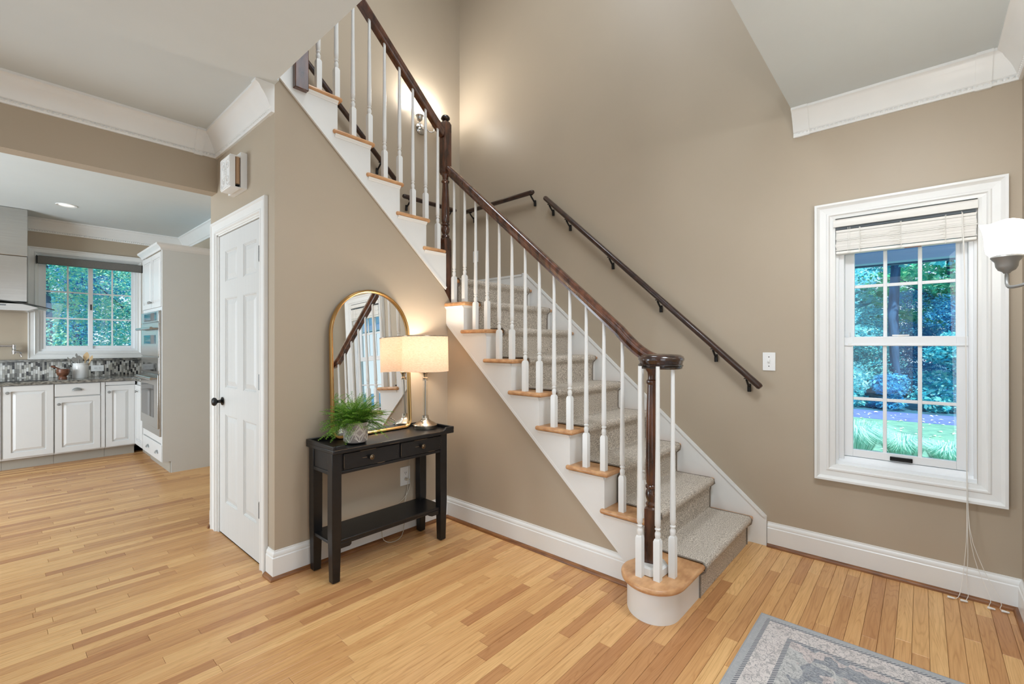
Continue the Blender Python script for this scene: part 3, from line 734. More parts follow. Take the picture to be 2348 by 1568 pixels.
# ------------------------------------------------------------------ wall handrails
def wall_rail(label, p0, p1, brks, wallax):
    p0, p1 = Vector(p0), Vector(p1); t = (p1 - p0).normalized()
    r = thing('wall_handrail', p0, label, 'handrail', 'dark wall handrails of the stairs')
    pr = [(.024 * math.cos(a), .021 * math.sin(a) + (.0)) for a in [2 * PI * i / 14 for i in range(14)]]
    e = .012
    g = G().sweep(pr, [p0, p0 + t * e, p1 - t * e, p1], scale=[.72, 1, 1, .72])
    build('rail', g, 'rail', r, smooth=50)
    w = Vector((1, 0, 0)) if wallax == 'x' else Vector((0, 1, 0)); gap = .066
    for s in brks:
        c = p0 + (p1 - p0) * s
        b = G().tube([c + Vector((0, 0, -.020)), c + Vector((0, 0, -.034)) , c + w * .020 + Vector((0, 0, -.052)), c + w * .042 + Vector((0, 0, -.070)), c + w * (gap - .002) + Vector((0, 0, -.086))], .0075, 8)
        b.tube([c + w * (gap - .010) + Vector((0, 0, -.060)), c + w * (gap - .006) + Vector((0, 0, -.112))], .012, 8, up=(0, 1, 0) if wallax == 'x' else (1, 0, 0))
        b.box(*sum(([v - q, v + q] for v, q in zip(c + Vector((0, 0, -.022)), (.016 if wallax != 'x' else .009, .016 if wallax == 'x' else .009, .003))), []))
        build('rail_bracket', b, 'blackmetal', r, smooth=40)
X7 = XW - .07
wall_rail('long dark handrail sloping down the beige wall towards the light switch', (X7, 2.525, 2.625), (X7, .772, 1.030), (.03, .135, .373, .604, .831, .952), 'x')
wall_rail('short level dark handrail on the landing wall left of the long sloping rail', (X7, 3.58, 2.692), (X7, 2.655, 2.705), (.09, .97), 'x')
Y7 = YB - .07
wall_rail('short level dark handrail on the landing wall behind the dark newel', (2.575, Y7, 2.716), (3.23, Y7, 2.716), (.12, .9), 'y')
wall_rail('dark handrail climbing the back wall beside the upper flight', (2.50, Y7, 2.835), (1.20, Y7, 3.966), (.13, .45, .8), 'y')

# ------------------------------------------------------------------ right window with blind
win = thing('window_1', (XW, .088, .5), None, None, kind='structure')
WCAS = [(0, 0), (0, .034), (.012, .034), (.018, .026), (.026, .020), (.056, .018), (.062, .023), (.070, .023), (.076, .014), (.092, .010), (.092, 0)]
casing('', -.322, .486, .496, 2.150, 'x', XW, -1, WCAS, parent=win)
def ring(x0, x1, y0, y1, z0, z1, wl_, wr=None, wb=None, wt=None):
    wr = wr or wl_; wb = wb or wl_; wt = wt or wl_
    return B(x0, x1, y0, y0 + wl_, z0, z1).box(x0, x1, y1 - wr, y1, z0, z1).box(x0, x1, y0 + wl_, y1 - wr, z0, z0 + wb).box(x0, x1, y0 + wl_, y1 - wr, z1 - wt, z1)
build('jamb_liner', ring(XW - .008, 3.47, -.236, .404, .575, 2.078, .020), 'trim', win, bevel=.002)
build('jamb_stop', ring(XW + .018, 3.47, -.222, .390, .59, 2.058, .020).box(XW + .034, 3.47, -.208, -.184, .60, 2.04).box(XW + .034, 3.47, .346, .376, .60, 2.04), 'vinyl', win, bevel=.002)
build('window_sill', G().prism([(XW + .012, .585), (3.47, .585), (3.47, .640), (3.40, .640), (XW + .03, .618), (XW + .012, .610)], 'y', -.225, .394), 'vinyl', win)
GX = 3.412
low_s = build('lower_sash', ring(3.398, 3.428, -.184, .346, .643, 1.352, .044, .042, .042, .052).box(3.392, 3.40, -.184, .346, 1.300, 1.310), 'vinyl', win, bevel=.002)
up_s = build('upper_sash', ring(3.432, 3.462, -.184, .346, 1.31, 2.06, .046, .046, .045, .05), 'vinyl', win, bevel=.002)
def muntins(par, x0, x1, ys_, zs_, ya, yb, za, zb, w=.009):
    for y in ys_: build('muntin', B(x0, x1, y - w, y + w, za, zb), 'vinyl', par, bevel=.002)
    for z in zs_:
        cuts = [ya] + sorted(ys_) + [yb]
        for a, b in zip(cuts[:-1], cuts[1:]): build('muntin', B(x0, x1, a + (w if a in ys_ else 0), b - (w if b in ys_ else 0), z - w, z + w), 'vinyl', par, bevel=.002)
muntins(low_s, GX - .006, GX + .006, [.0055, .157], [.988], -.141, .303, .683, 1.30)
muntins(up_s, 3.441, 3.453, [.0055, .157], [1.654, 1.98], -.138, .300, 1.355, 2.012)
def panes(par, x, ycuts, zcuts):
    for a, b in zip(ycuts[:-1], ycuts[1:]):
        for c, d in zip(zcuts[:-1], zcuts[1:]): build('pane', B(x - .0015, x + .0015, a + .004, b - .004, c + .004, d - .004), 'glass', par)
panes(low_s, GX, [-.145, .0055, .157, .306], [.680, .988, 1.304])
panes(up_s, 3.447, [-.142, .0055, .157, .304], [1.352, 1.654, 1.98, 2.015])
g = B(3.386, 3.398, .036, .134, .648, .671); build('sash_handle', g.box(3.382, 3.388, .042, .128, .652, .658), 'blackmetal', low_s, bevel=.003)
g = G().lathe([(.016, 0), (.016, .008), (.010, .012)], (3.413, .085, 1.352), 12); g.box(3.408, 3.418, .05, .125, 1.356, 1.364)
build('sash_lock', g, 'plate', low_s, bevel=.002)
build('tilt_latch', B(3.392, 3.402, .318, .324, 1.348, 1.38).box(3.39, 3.4, .312, .328, 1.30, 1.315), 'plate', low_s)

bl = thing('window_blind', (3.36, .085, 2.05), 'raised white horizontal slat blind with tangled lift cords, at the top of the right window', 'blind')
VAL = [(0, -.042), (.008, -.042), (.010, -.034), (.013, -.020), (.010, -.006), (.013, 0), (0, 0)]
build('valance', G().run(VAL, (3.334, -.216, 2.047), (3.334, .392, 2.047), (-1, 0, 0)).box(3.328, 3.370, .388, .393, 2.005, 2.047), 'blind', bl, smooth=30)
build('headrail', B(3.345, 3.392, -.21, .384, 1.992, 2.045), 'headrail', bl)
rs = random.Random(3)
zz = 1.990
for i in range(15):
    h = .0072 + rs.uniform(0, .0018); zz -= h; tl = rs.uniform(-.004, .004); y0, y1 = -.212 + rs.uniform(-.003, .003), .380 + rs.uniform(-.003, .003); xo = rs.uniform(-.002, .002)
    build('slat', G().add([(3.334 + xo, y0, zz - .0042), (3.384 + xo, y0, zz), (3.384 + xo, y1, zz), (3.334 + xo, y1, zz - .0042), (3.332 + xo, y0, zz + .0030), (3.384 + xo, y0, zz + .005), (3.384 + xo, y1, zz + .005), (3.332 + xo, y1, zz + .0030)],
          [(0, 3, 2, 1), (4, 5, 6, 7), (0, 1, 5, 4), (1, 2, 6, 5), (2, 3, 7, 6), (3, 0, 4, 7)]), 'blind', bl)
build('bottom_rail', B(3.334, 3.386, -.212, .381, zz - .024, zz - .008), 'blind', bl, bevel=.003)
build('warning_label', B(3.352, 3.372, .0, .07, zz - .0246, zz - .0238), 'red', bl)
for y in (.322, .313, -.157): build('ladder_cord', G().tube([(3.331, y, 1.998), (3.330, y, zz - .02), (3.345, y, zz - .026)], .0012, 5, up=(0, 1, 0)), 'cord', bl)
def tangle(y0, amp, n, side):
    pts = []; z0, z1 = 1.992, zz - .024
    for i in range(n * 6 + 1):
        f = i / (n * 6); a = i / 6 * 2 * PI
        pts.append((3.3285 + .0025 * math.sin(a * .5), y0 + side * amp * math.sin(PI * f) * (.5 + .5 * math.sin(a)) + .004 * math.sin(a * 1.7), z0 + (z1 - z0) * (f + .025 * math.cos(a))))
    return G().tube(pts, .0012, 5, up=(0, 1, 0)).tube([(3.329, y0, z0), (3.330, y0, z1)], .0011, 5, up=(0, 1, 0))
for y, am, n, sd in ((.268, .030, 9, -1), (.083, .060, 10, 1), (-.097, .026, 9, 1)): build('lift_cord', tangle(y, am, n, sd), 'cord', bl)
# pull cords hanging to the floor
def hang(pts, r=.0014): return G().tube(pts, r, 6, up=(0, 1, 0))
xc = 3.318
for i, (b0, b1, bz, te) in enumerate(((-.166, -.158, .10, (3.272, -.118)), (-.178, -.172, .08, (3.272, -.166)), (-.205, -.235, .07, (3.268, -.262)), (-.225, -.262, .09, (3.272, -.310)))):
    p = [(3.329 - (i % 2) * .002, -.157 - i * .001, 1.99), (3.318 - (i % 2) * .0022, -.168 - (i // 2) * .0026, 1.6), (xc - (i % 2) * .0022, -.172 - (i // 2) * .0026, .9), (3.308 - (i % 2) * .0022, -.174 - (i // 2) * .0028, .5), (3.305, -.178 + (i < 2) * .004 - i * .003, .33), (3.303, b0, .20), (3.300, b1, .11), (3.293, (b1 + te[1]) / 2 - .012, .035), (3.28, (te[1] + b1) / 2, .006), (te[0], te[1], .006)]
    # smooth it a little
    q = [p[0]]
    for a, b in zip(p[:-1], p[1:]):
        q += [tuple(a[k] * .75 + b[k] * .25 for k in range(3)), tuple(a[k] * .25 + b[k] * .75 for k in range(3))]
    q.append(p[-1])
    build('pull_cord', hang(q), 'cord', bl, smooth=60)
    tx, ty = te
    tg = G().lathe([(.003, -.010), (.0045, -.008), (.006, .010), (.0065, .016), (.004, .018)], (tx, ty, .0068), 8, 'y')
    build('cord_tassel', tg, 'cord', bl, smooth=50)

# ------------------------------------------------------------------ sconces
def shade_mesh(c, flare=1.0):
    # squarish bell shade with flared lip, about 12 cm wide
    g = G(); n = 28; prof = [(.030, -.004), (.040, 0), (.0475, .010), (.0505, .03), (.052, .06), (.0545, .085), (.059, .100), (.0635, .110), (.061, .110), (.052, .088), (.048, .03), (.030, .006)]
    v = []
    for r, h in prof:
        for i in range(n):
            a = 2 * PI * i / n + .785; k = 1 / max(abs(math.cos(a - .785)), abs(math.sin(a - .785))); k = 1 + (k - 1) * .30
            v.append((c[0] + r * k * math.cos(a), c[1] + r * k * math.sin(a), c[2] + h + (.004 * math.cos(4 * a) if h > .1 else 0)))
    return g.add(v, [(j * n + i, j * n + (i + 1) % n, (j + 1) * n + (i + 1) % n, (j + 1) * n + i) for j in range(len(prof) - 1) for i in range(n)])
def sconce(label, loc, along, outv, arms, metal, power, reach):
    loc = Vector(loc); along = Vector(along); ov = Vector(outv)
    s = thing('wall_sconce', loc, label, 'sconce', None)
    ax = 'y' if abs(ov.y) > .5 else 'x'; sg = ov.y + ov.x
    build('wall_plate', G().lathe([(.058, 0), (.058, sg * .010), (.046, sg * .022), (.020, sg * .032), (.012, sg * .05), (.001, sg * .055)], loc, 24, ax), metal, s, smooth=40)
    U = Vector((0, 0, 1))
    # centre scroll
    build('scroll', G().tube([loc + ov * .05, loc + ov * .08 + U * .01, loc + ov * .10 + U * .028, loc + ov * .09 + U * .045, loc + ov * .075 + U * .038, loc + ov * .082 + U * .026], .006, 8), metal, s, smooth=50)
    for sd in arms:
        c = loc + along * (.09 * sd) + ov * reach
        zc = .088 - .006
        bot = c + U * .014
        p = [loc + ov * .045, loc + ov * .075 + along * .02 * sd - U * .018, loc + ov * (reach * .78) + along * .035 * sd - U * .040, loc + ov * (reach * .97) + along * .062 * sd - U * .044, c - U * .034 - along * .008 * sd, c - U * .008, bot + U * .01]
        q = [p[0]]
        for a, b in zip(p[:-1], p[1:]): q += [a * .75 + b * .25, a * .25 + b * .75]
        q.append(p[-1])
        build('arm', G().tube(q, .0055, 8), metal, s, smooth=60)
        cp = G().lathe([(.008, .008), (.012, .014), (.022, .020), (.028, .032), (.030, .048), (.038, .058), (.041, .064), (.038, .070), (.03, .072)], c, 20)
        cup = build('cup', cp, metal, s, smooth=40)
        build('glass_shade', shade_mesh(c + U * .072), 'shadeglow', s, smooth=40)
        l = light('sconce_bulb', 'POINT', (0, 0, 0), power, (1, .97, .92), .035); l.parent = s; l.location = c + U * .205 - loc
sconce('pewter wall sconce with a lit white glass shade beside the right window', (2.25, -.37, 1.548), (1, 0, 0), (0, 1, 0), (1,), 'pewter', 9, .148)
sconce('two arm chrome wall sconce with lit glass shades above the landing, behind the upper balusters', (2.83, YB, 3.46), (1, 0, 0), (0, -1, 0), (1, -1), 'chrome', 8, .105)

# ------------------------------------------------------------------ switch and outlets
def plate(name, label, ax, a, nrm, u, z, w, h, kind, cat):
    P = (lambda d, uu, zz_: (a + nrm * d, uu, zz_)) if ax == 'x' else (lambda d, uu, zz_: (uu, a + nrm * d, zz_))
    def bx(d0, d1, u0, u1, z0, z1):
        p, q = P(d0, u0, z0), P(d1, u1, z1); return (p[0], q[0], p[1], q[1], p[2], q[2])
    s = thing(name, P(0, u, z), label, cat)
    build('cover_plate', B(*bx(0, .006, u - w / 2, u + w / 2, z - h / 2, z + h / 2)), 'plate', s, bevel=.002)
    if kind == 'toggle':
        build('toggle', G().box(*bx(.006, .018, u - .005, u + .005, z - .002, z + .014)).box(*bx(.006, .008, u - .006, u + .006, z - .013, z + .013)), 'plate', s, bevel=.001)
        for dz in (-.03, .03): build('screw', B(*bx(.006, .0072, u - .003, u + .003, z + dz - .003, z + dz + .003)), 'slot', s)
    else:
        for q in (-1, 1):
            cu, cz = (u, z + q * .020) if kind == 'outlet' else (u + q * .022, z)
            build('receptacle', B(*bx(.006, .008, cu - .016, cu + .016, cz - .014, cz + .014)), 'plate', s, bevel=.003)
            sl = G()
            for du in (-.006, .006): sl.box(*bx(.008, .0088, cu + du - .0012, cu + du + .0012, cz - .001, cz + .008))
            sl.box(*bx(.008, .0088, cu - .002, cu + .002, cz - .009, cz - .005))
            build('slots', sl, 'slot', s)
    return s
plate('light_switch', 'white toggle light switch on the beige wall between the long handrail and the window', 'x', XW, -1, .740, 1.197, .074, .118, 'toggle', 'switch')
plate('light_switch', 'white light switch on the landing wall, half hidden behind the balusters', 'x', XW, -1, 3.486, 2.225, .074, .118, 'toggle', 'switch')
plate('wall_outlet', 'white wall outlet above the baseboard, under the black console table', 'y', YM, -1, 1.908, .390, .080, .128, 'outlet', 'outlet')
plate('wall_outlet', 'white horizontal outlet plate on the kitchen mosaic beside the crock', 'y', KY - .0128, -1, .849, 1.013, .119, .075, 'duplex', 'outlet')

# ------------------------------------------------------------------ door chime
ch = thing('door_chime', (XD, 3.2, 2.37), 'white door chime box with ornate embossed front, above the closet door', 'chime')
build('back_box', B(1.003, XD, 3.116, 3.345, 2.266, 2.488), 'plate', ch, bevel=.002)
build('cavity_shade', B(.970, 1.003, 3.135, 3.29, 2.285, 2.455), 'slot', ch)  # dark block standing in for the shade inside the open cavity
build('chime_tube', G().lathe([(.013, 2.290), (.013, 2.452)], (.988, 3.128, 0), 12), 'chimewood', ch, smooth=40)
fb = build('front_box', B(.944, .972, 3.112, 3.285, 2.268, 2.452).box(.944, 1.003, 3.112, 3.285, 2.262, 2.270).box(.944, 1.003, 3.112, 3.285, 2.452, 2.46), 'plate', ch, bevel=.002)
g = G()
def scroll(cy_, cz_, r, a0, turns, sg, rad=.0032):
    g.tube([(.9435, cy_ + r * (1 - .8 * i / 26) * math.cos(a0 + sg * turns * 2 * PI * i / 26), cz_ + r * (1 - .8 * i / 26) * math.sin(a0 + sg * turns * 2 * PI * i / 26)) for i in range(27)], rad, 6, up=(1, 0, 0))
for sy in (-1, 1):
    for sz in (-1, 1):
        scroll(3.1985 + sy * .040, 2.36 + sz * .046, .030, sz * PI / 2, 1.4, sy * sz); scroll(3.1985 + sy * .066, 2.36 + sz * .074, .013, 0, 1.1, sy)
g.tube([(.9435, 3.1985 + .022 * math.cos(2 * PI * i / 24), 2.36 + .034 * math.sin(2 * PI * i / 24)) for i in range(25)], .0034, 6, up=(1, 0, 0))
for i in range(8):
    a = i / 8 * 2 * PI; g.tube([(.9435, 3.1985 + .006 * math.cos(a), 2.36 + .008 * math.sin(a)), (.942, 3.1985 + .014 * math.cos(a), 2.36 + .022 * math.sin(a)), (.9435, 3.1985 + .020 * math.cos(a), 2.36 + .030 * math.sin(a))], .004, 6, up=(1, 0, 0), scale=[.6, 1, .4])
for y0, y1, z0, z1 in ((3.114, 3.283, 2.272, 2.272), (3.114, 3.283, 2.450, 2.450), (3.116, 3.116, 2.272, 2.450), (3.281, 3.281, 2.272, 2.450)): g.tube([(.944, y0, z0), (.944, y1, z1)], .004, 6, up=(1, 0, 0))
build('embossed_ornament', g, 'plate', ch, smooth=60)

# ------------------------------------------------------------------ console table
tb = thing('console_table', (1.63, 2.53, 0), 'black distressed console table with two drawers and a low shelf, under the arched mirror', 'table')
TX0, TX1, TY0, TY1 = 1.208, 2.062, 2.358, 2.684
g = B(TX0, TX1, TY0, TY1, .713, .736)
build('tabletop', g, 'black', tb, bevel=.004)
g = B(TX0, TX0 + .016, TY0, TY1, .734, .757).box(TX1 - .016, TX1, TY0, TY1, .734, .757).box(TX0 + .016, TX1 - .016, TY1 - .014, TY1, .734, .757)
g.prism([(TX0 + .016, .734), (TX0 + .095, .734), (TX0 + .080, .742), (TX0 + .07, .755), (TX0 + .06, .757), (TX0 + .016, .757)], 'y', TY0, TY0 + .015)
g.prism([(TX1 - .016, .734), (TX1 - .095, .734), (TX1 - .080, .742), (TX1 - .07, .755), (TX1 - .06, .757), (TX1 - .016, .757)], 'y', TY0, TY0 + .015)
build('tray_rim', g, 'black', tb, bevel=.003)
def leg(cx, cy):
    s0, s1 = .027, .0215
    q = lambda s, z: [(cx - s, cy - s, z), (cx + s, cy - s, z), (cx + s, cy + s, z), (cx - s, cy + s, z)]
    zs = [(s1, .004), (.0245, .16), (.0272, .26), (.0275, .60), (.0275, .713)]
    v = []
    for s, z in zs: v += q(s, z)
    g = G().add(v, [(0, 3, 2, 1), (16, 17, 18, 19)] + [(j * 4 + i, j * 4 + (i + 1) % 4, j * 4 + 4 + (i + 1) % 4, j * 4 + 4 + i) for j in range(4) for i in range(4)])
    g.lathe([(.012, 0), (.012, .005)], (cx, cy, 0), 10); return g
LX0, LX1, LY0, LY1 = 1.243, 1.996, 2.412, 2.634
for cx, cy in ((LX0, LY0), (LX1, LY0), (LX0, LY1), (LX1, LY1)): build('leg', leg(cx, cy), 'black', tb, bevel=.003)
ap = B(LX0, LX1, LY0 - .018, LY0 - .004, .592, .713).box(LX0, LX1, LY1 + .004, LY1 + .016, .592, .713).box(LX0 - .022, LX0 - .008, LY0, LY1, .592, .713).box(LX1 + .008, LX1 + .022, LY0, LY1, .592, .713)
ap.box(LX0 - .026, LX0 - .02, LY0 + .02, LY1 - .02, .592, .612); ap.box(LX0 + .02, LX1 - .02, LY0 - .024, LY0 - .018, .592, .608)
build('apron', ap, 'black', tb, bevel=.0015)
for x0, x1, kx in ((1.283, 1.644, 1.447), (1.657, 1.978, 1.814)):
    d = build('drawer', B(x0, x1, LY0 - .028, LY0 - .016, .613, .702), 'black', tb, bevel=.002)
    k = G().lathe([(.006, LY0 - .026), (.006, LY0 - .038), (.012, LY0 - .040), (.0145, LY0 - .044), (.0145, LY0 - .049), (.010, LY0 - .051), (.009, LY0 - .048), (.005, LY0 - .052), (.001, LY0 - .053)], (kx, 0, .660), 16, 'y')
    build('drawer_knob', k, 'bronze', d, smooth=40)
    w = G()
    for a, b, z in ((kx - .05, kx - .022, .661), (x0 + .10, x0 + .20, .7015), (x0 + .21, x0 + .26, .613)): w.box(a, b, LY0 - .0284, LY0 - .0279, z - .0011, z + .0011)
    w.box(x0 + .0005, x0 + .002, LY0 - .0284, LY0 - .0279, .625, .69)
    for i in range(4): w.box(x1 - .02 + i * .004, x1 - .018 + i * .004, LY0 - .0284, LY0 - .0279, .63 + i * .014, .632 + i * .014)
    build('paint_wear', w, 'worn', d, kind='stuff')
sh = B(LX0 - .02, LX1 + .02, LY0 - .012, LY1 + .02, .208, .226)
build('shelf', sh, 'black', tb, bevel=.003)
g = G().prism([(LX0, .208), (LX0, .178), (LX0 + .085, .178), (LX0 + .095, .186), (LX0 + .098, .208)], 'y', LY0 - .012, LY0 + .004)
g.prism([(LX1, .208), (LX1, .178), (LX1 - .085, .178), (LX1 - .105, .186), (LX1 - .125, .198), (LX1 - .15, .208)], 'y', LY0 - .012, LY0 + .004)
g.box(LX0, LX1, LY0 - .010, LY0 + .002, .196, .208)
build('shelf_bracket', g, 'black', tb, bevel=.002)
g = B(TX0 + .01, TX0 + .30, TY0 - .0006, TY0, .7335, .7352).box(TX0 + .35, TX0 + .42, TY0 - .0006, TY0, .718, .7195).box(TX1 - .2, TX1 - .12, TY0 - .0006, TY0, .7335, .735)
build('paint_wear', g, 'worn', tb, kind='stuff')

# ------------------------------------------------------------------ arched mirror
def mirror():
    W2, HT, rb = .2925, .925, .055; cx, zb = 1.6235, 0
    yb, yt = 2.636, 2.672; lean = math.atan2(yt - yb, HT)
    m = thing('arched_mirror', (cx, yb, .7365), 'gold framed arched mirror leaning on the wall above the console table', 'mirror')
    def outline(w, h, r, off):
        pts = []
        for i in range(9): a = -PI / 2 + PI / 2 * i / 8; pts.append((w - r + r * math.cos(a), off + r + r * math.sin(a)))
        R = w
        for i in range(33): a = PI * i / 32; pts.append((R * math.cos(a), h - R + R * math.sin(a)))
        for i in range(9): a = PI + PI / 2 * i / 8; pts.append((-w + r + r * math.cos(a), off + r + r * math.sin(a)))
        return pts
    def place(u, d, z):  # local: u along x, d depth towards viewer, z up in the leaned frame
        return (u, z * math.sin(lean) - d * math.cos(lean), z * math.cos(lean) + d * math.sin(lean))
    out, inn = outline(W2, HT, rb, 0), outline(W2 - .019, HT - .019, rb - .016, .019); n = len(out)
    g = G()
    rings_ = [(out, 0), (out, .016), ([(a[0] * .7 + b[0] * .3, a[1] * .7 + b[1] * .3) for a, b in zip(out, inn)], .0225), ([(a[0] * .35 + b[0] * .65, a[1] * .35 + b[1] * .65) for a, b in zip(out, inn)], .0215), (inn, .014), (inn, .004)]
    for pts, d in rings_: g.v += [place(p[0], d, p[1]) for p in pts]
    g.f = [(j * n + i, j * n + (i + 1) % n, (j + 1) * n + (i + 1) % n, (j + 1) * n + i) for j in range(len(rings_) - 1) for i in range(n)]
    me = mesh('frame', g, M['gold'], 50); o = bpy.data.objects.new('frame', me); COL.objects.link(o); o.parent = m
    g = G().add([place(p[0], .005, p[1]) for p in inn] + [place(p[0], .001, p[1]) for p in inn], [tuple(range(n)), tuple(range(2 * n - 1, n - 1, -1))])
    me = mesh('mirror_glass', g, M['mirror']); o = bpy.data.objects.new('mirror_glass', me); COL.objects.link(o); o.parent = m
    m.rotation_euler.z = .032
mirror()

# ------------------------------------------------------------------ table lamp
lx, ly, lz = 1.958, 2.535, .7365
lp = thing('table_lamp', (lx, ly, lz), 'lit table lamp with beige linen drum shade and nickel base on the console', 'lamp')
build('base', G().lathe([(.078, .0), (.080, .004), (.080, .024), (.077, .028), (.074, .030), (.060, .040), (.040, .050), (.026, .062), (.022, .076), (.022, .088), (.001, .089)], (lx, ly, lz), 32), 'nickel', lp, smooth=35)
build('rod', G().lathe([(.0045, .085), (.0045, .335)], (lx, ly, lz), 10), 'pewter', lp, smooth=50)
build('glass_column', G().lathe([(.0165, .088), (.0165, .332)], (lx, ly, lz), 20), 'clear', lp, smooth=50)
build('neck', G().lathe([(.020, .328), (.020, .334), (.016, .337), (.019, .342), (.018, .346), (.012, .350), (.014, .365), (.018, .375), (.025, .381), (.022, .386), (.012, .394), (.008, .40), (.008, .44)], (lx, ly, lz), 24), 'nickel', lp, smooth=35)
build('lamp_shade', G().lathe([(.158, .390), (.1535, .628), (.152, .628), (.1565, .390)], (lx, ly, lz), 48, cap=False).add([], []), 'linen', lp, smooth=60)
rim = G().lathe([(.1545, .626), (.1550, .632), (.1515, .632), (.151, .626)], (lx, ly, lz), 48, cap=False); rim.tube([(lx - .15, ly, lz + .629), (lx, ly, lz + .625), (lx + .15, ly, lz + .629)], .002, 6); rim.tube([(lx, ly - .15, lz + .629), (lx, ly, lz + .625), (lx, ly + .15, lz + .629)], .002, 6); rim.lathe([(.008, .622), (.009, .634), (.003, .640)], (lx, ly, lz), 10)
build('shade_ring', rim, 'nickel', lp, smooth=50)
build('bulb', G().sphere((lx, ly, lz + .50), .026, 14, 8, 1.25), emit('lit_bulb', (1, .86, .66, 1), 6), lp, smooth=60)
build('rotary_switch', G().tube([(lx - .055, ly - .045, lz + .045), (lx - .075, ly - .06, lz + .062)], .004, 8).sphere((lx - .078, ly - .062, lz + .064), .006, 8, 6), 'nickel', lp, smooth=50)
ll = light('lamp_bulb', 'POINT', (0, 0, 0), 10.5, (1, .87, .73), .05); ll.parent = lp; ll.location = (0, 0, .535)
# clear cord: from the base behind the table to the outlet and looping on the floor
cp = [(1.955, 2.615, .745), (1.95, 2.668, .755), (1.945, 2.69, .70), (1.94, 2.692, .50), (1.925, 2.690, .30), (1.90, 2.675, .26), (1.885, 2.66, .235), (1.88, 2.672, .20), (1.875, 2.655, .10), (1.84, 2.625, .022), (1.78, 2.600, .006), (1.72, 2.610, .006), (1.69, 2.640, .03), (1.70, 2.665, .10), (1.80, 2.678, .20), (1.90, 2.676, .25), (1.935, 2.678, .31), (1.938, 2.672, .36), (1.920, 2.668, .372), (1.910, 2.682, .370)]
q = [cp[0]]
for a, b in zip(cp[:-1], cp[1:]): q += [tuple(a[k] * .75 + b[k] * .25 for k in range(3)), tuple(a[k] * .25 + b[k] * .75 for k in range(3))]
q.append(cp[-1]); build('power_cord', G().tube(q, .0023, 6), 'cord_clear', lp, smooth=60)
build('plug', G().lathe([(.011, 2.690), (.010, 2.676), (.006, 2.668)], (1.908, 0, .370), 10, 'y'), 'cord_clear', lp, smooth=50)

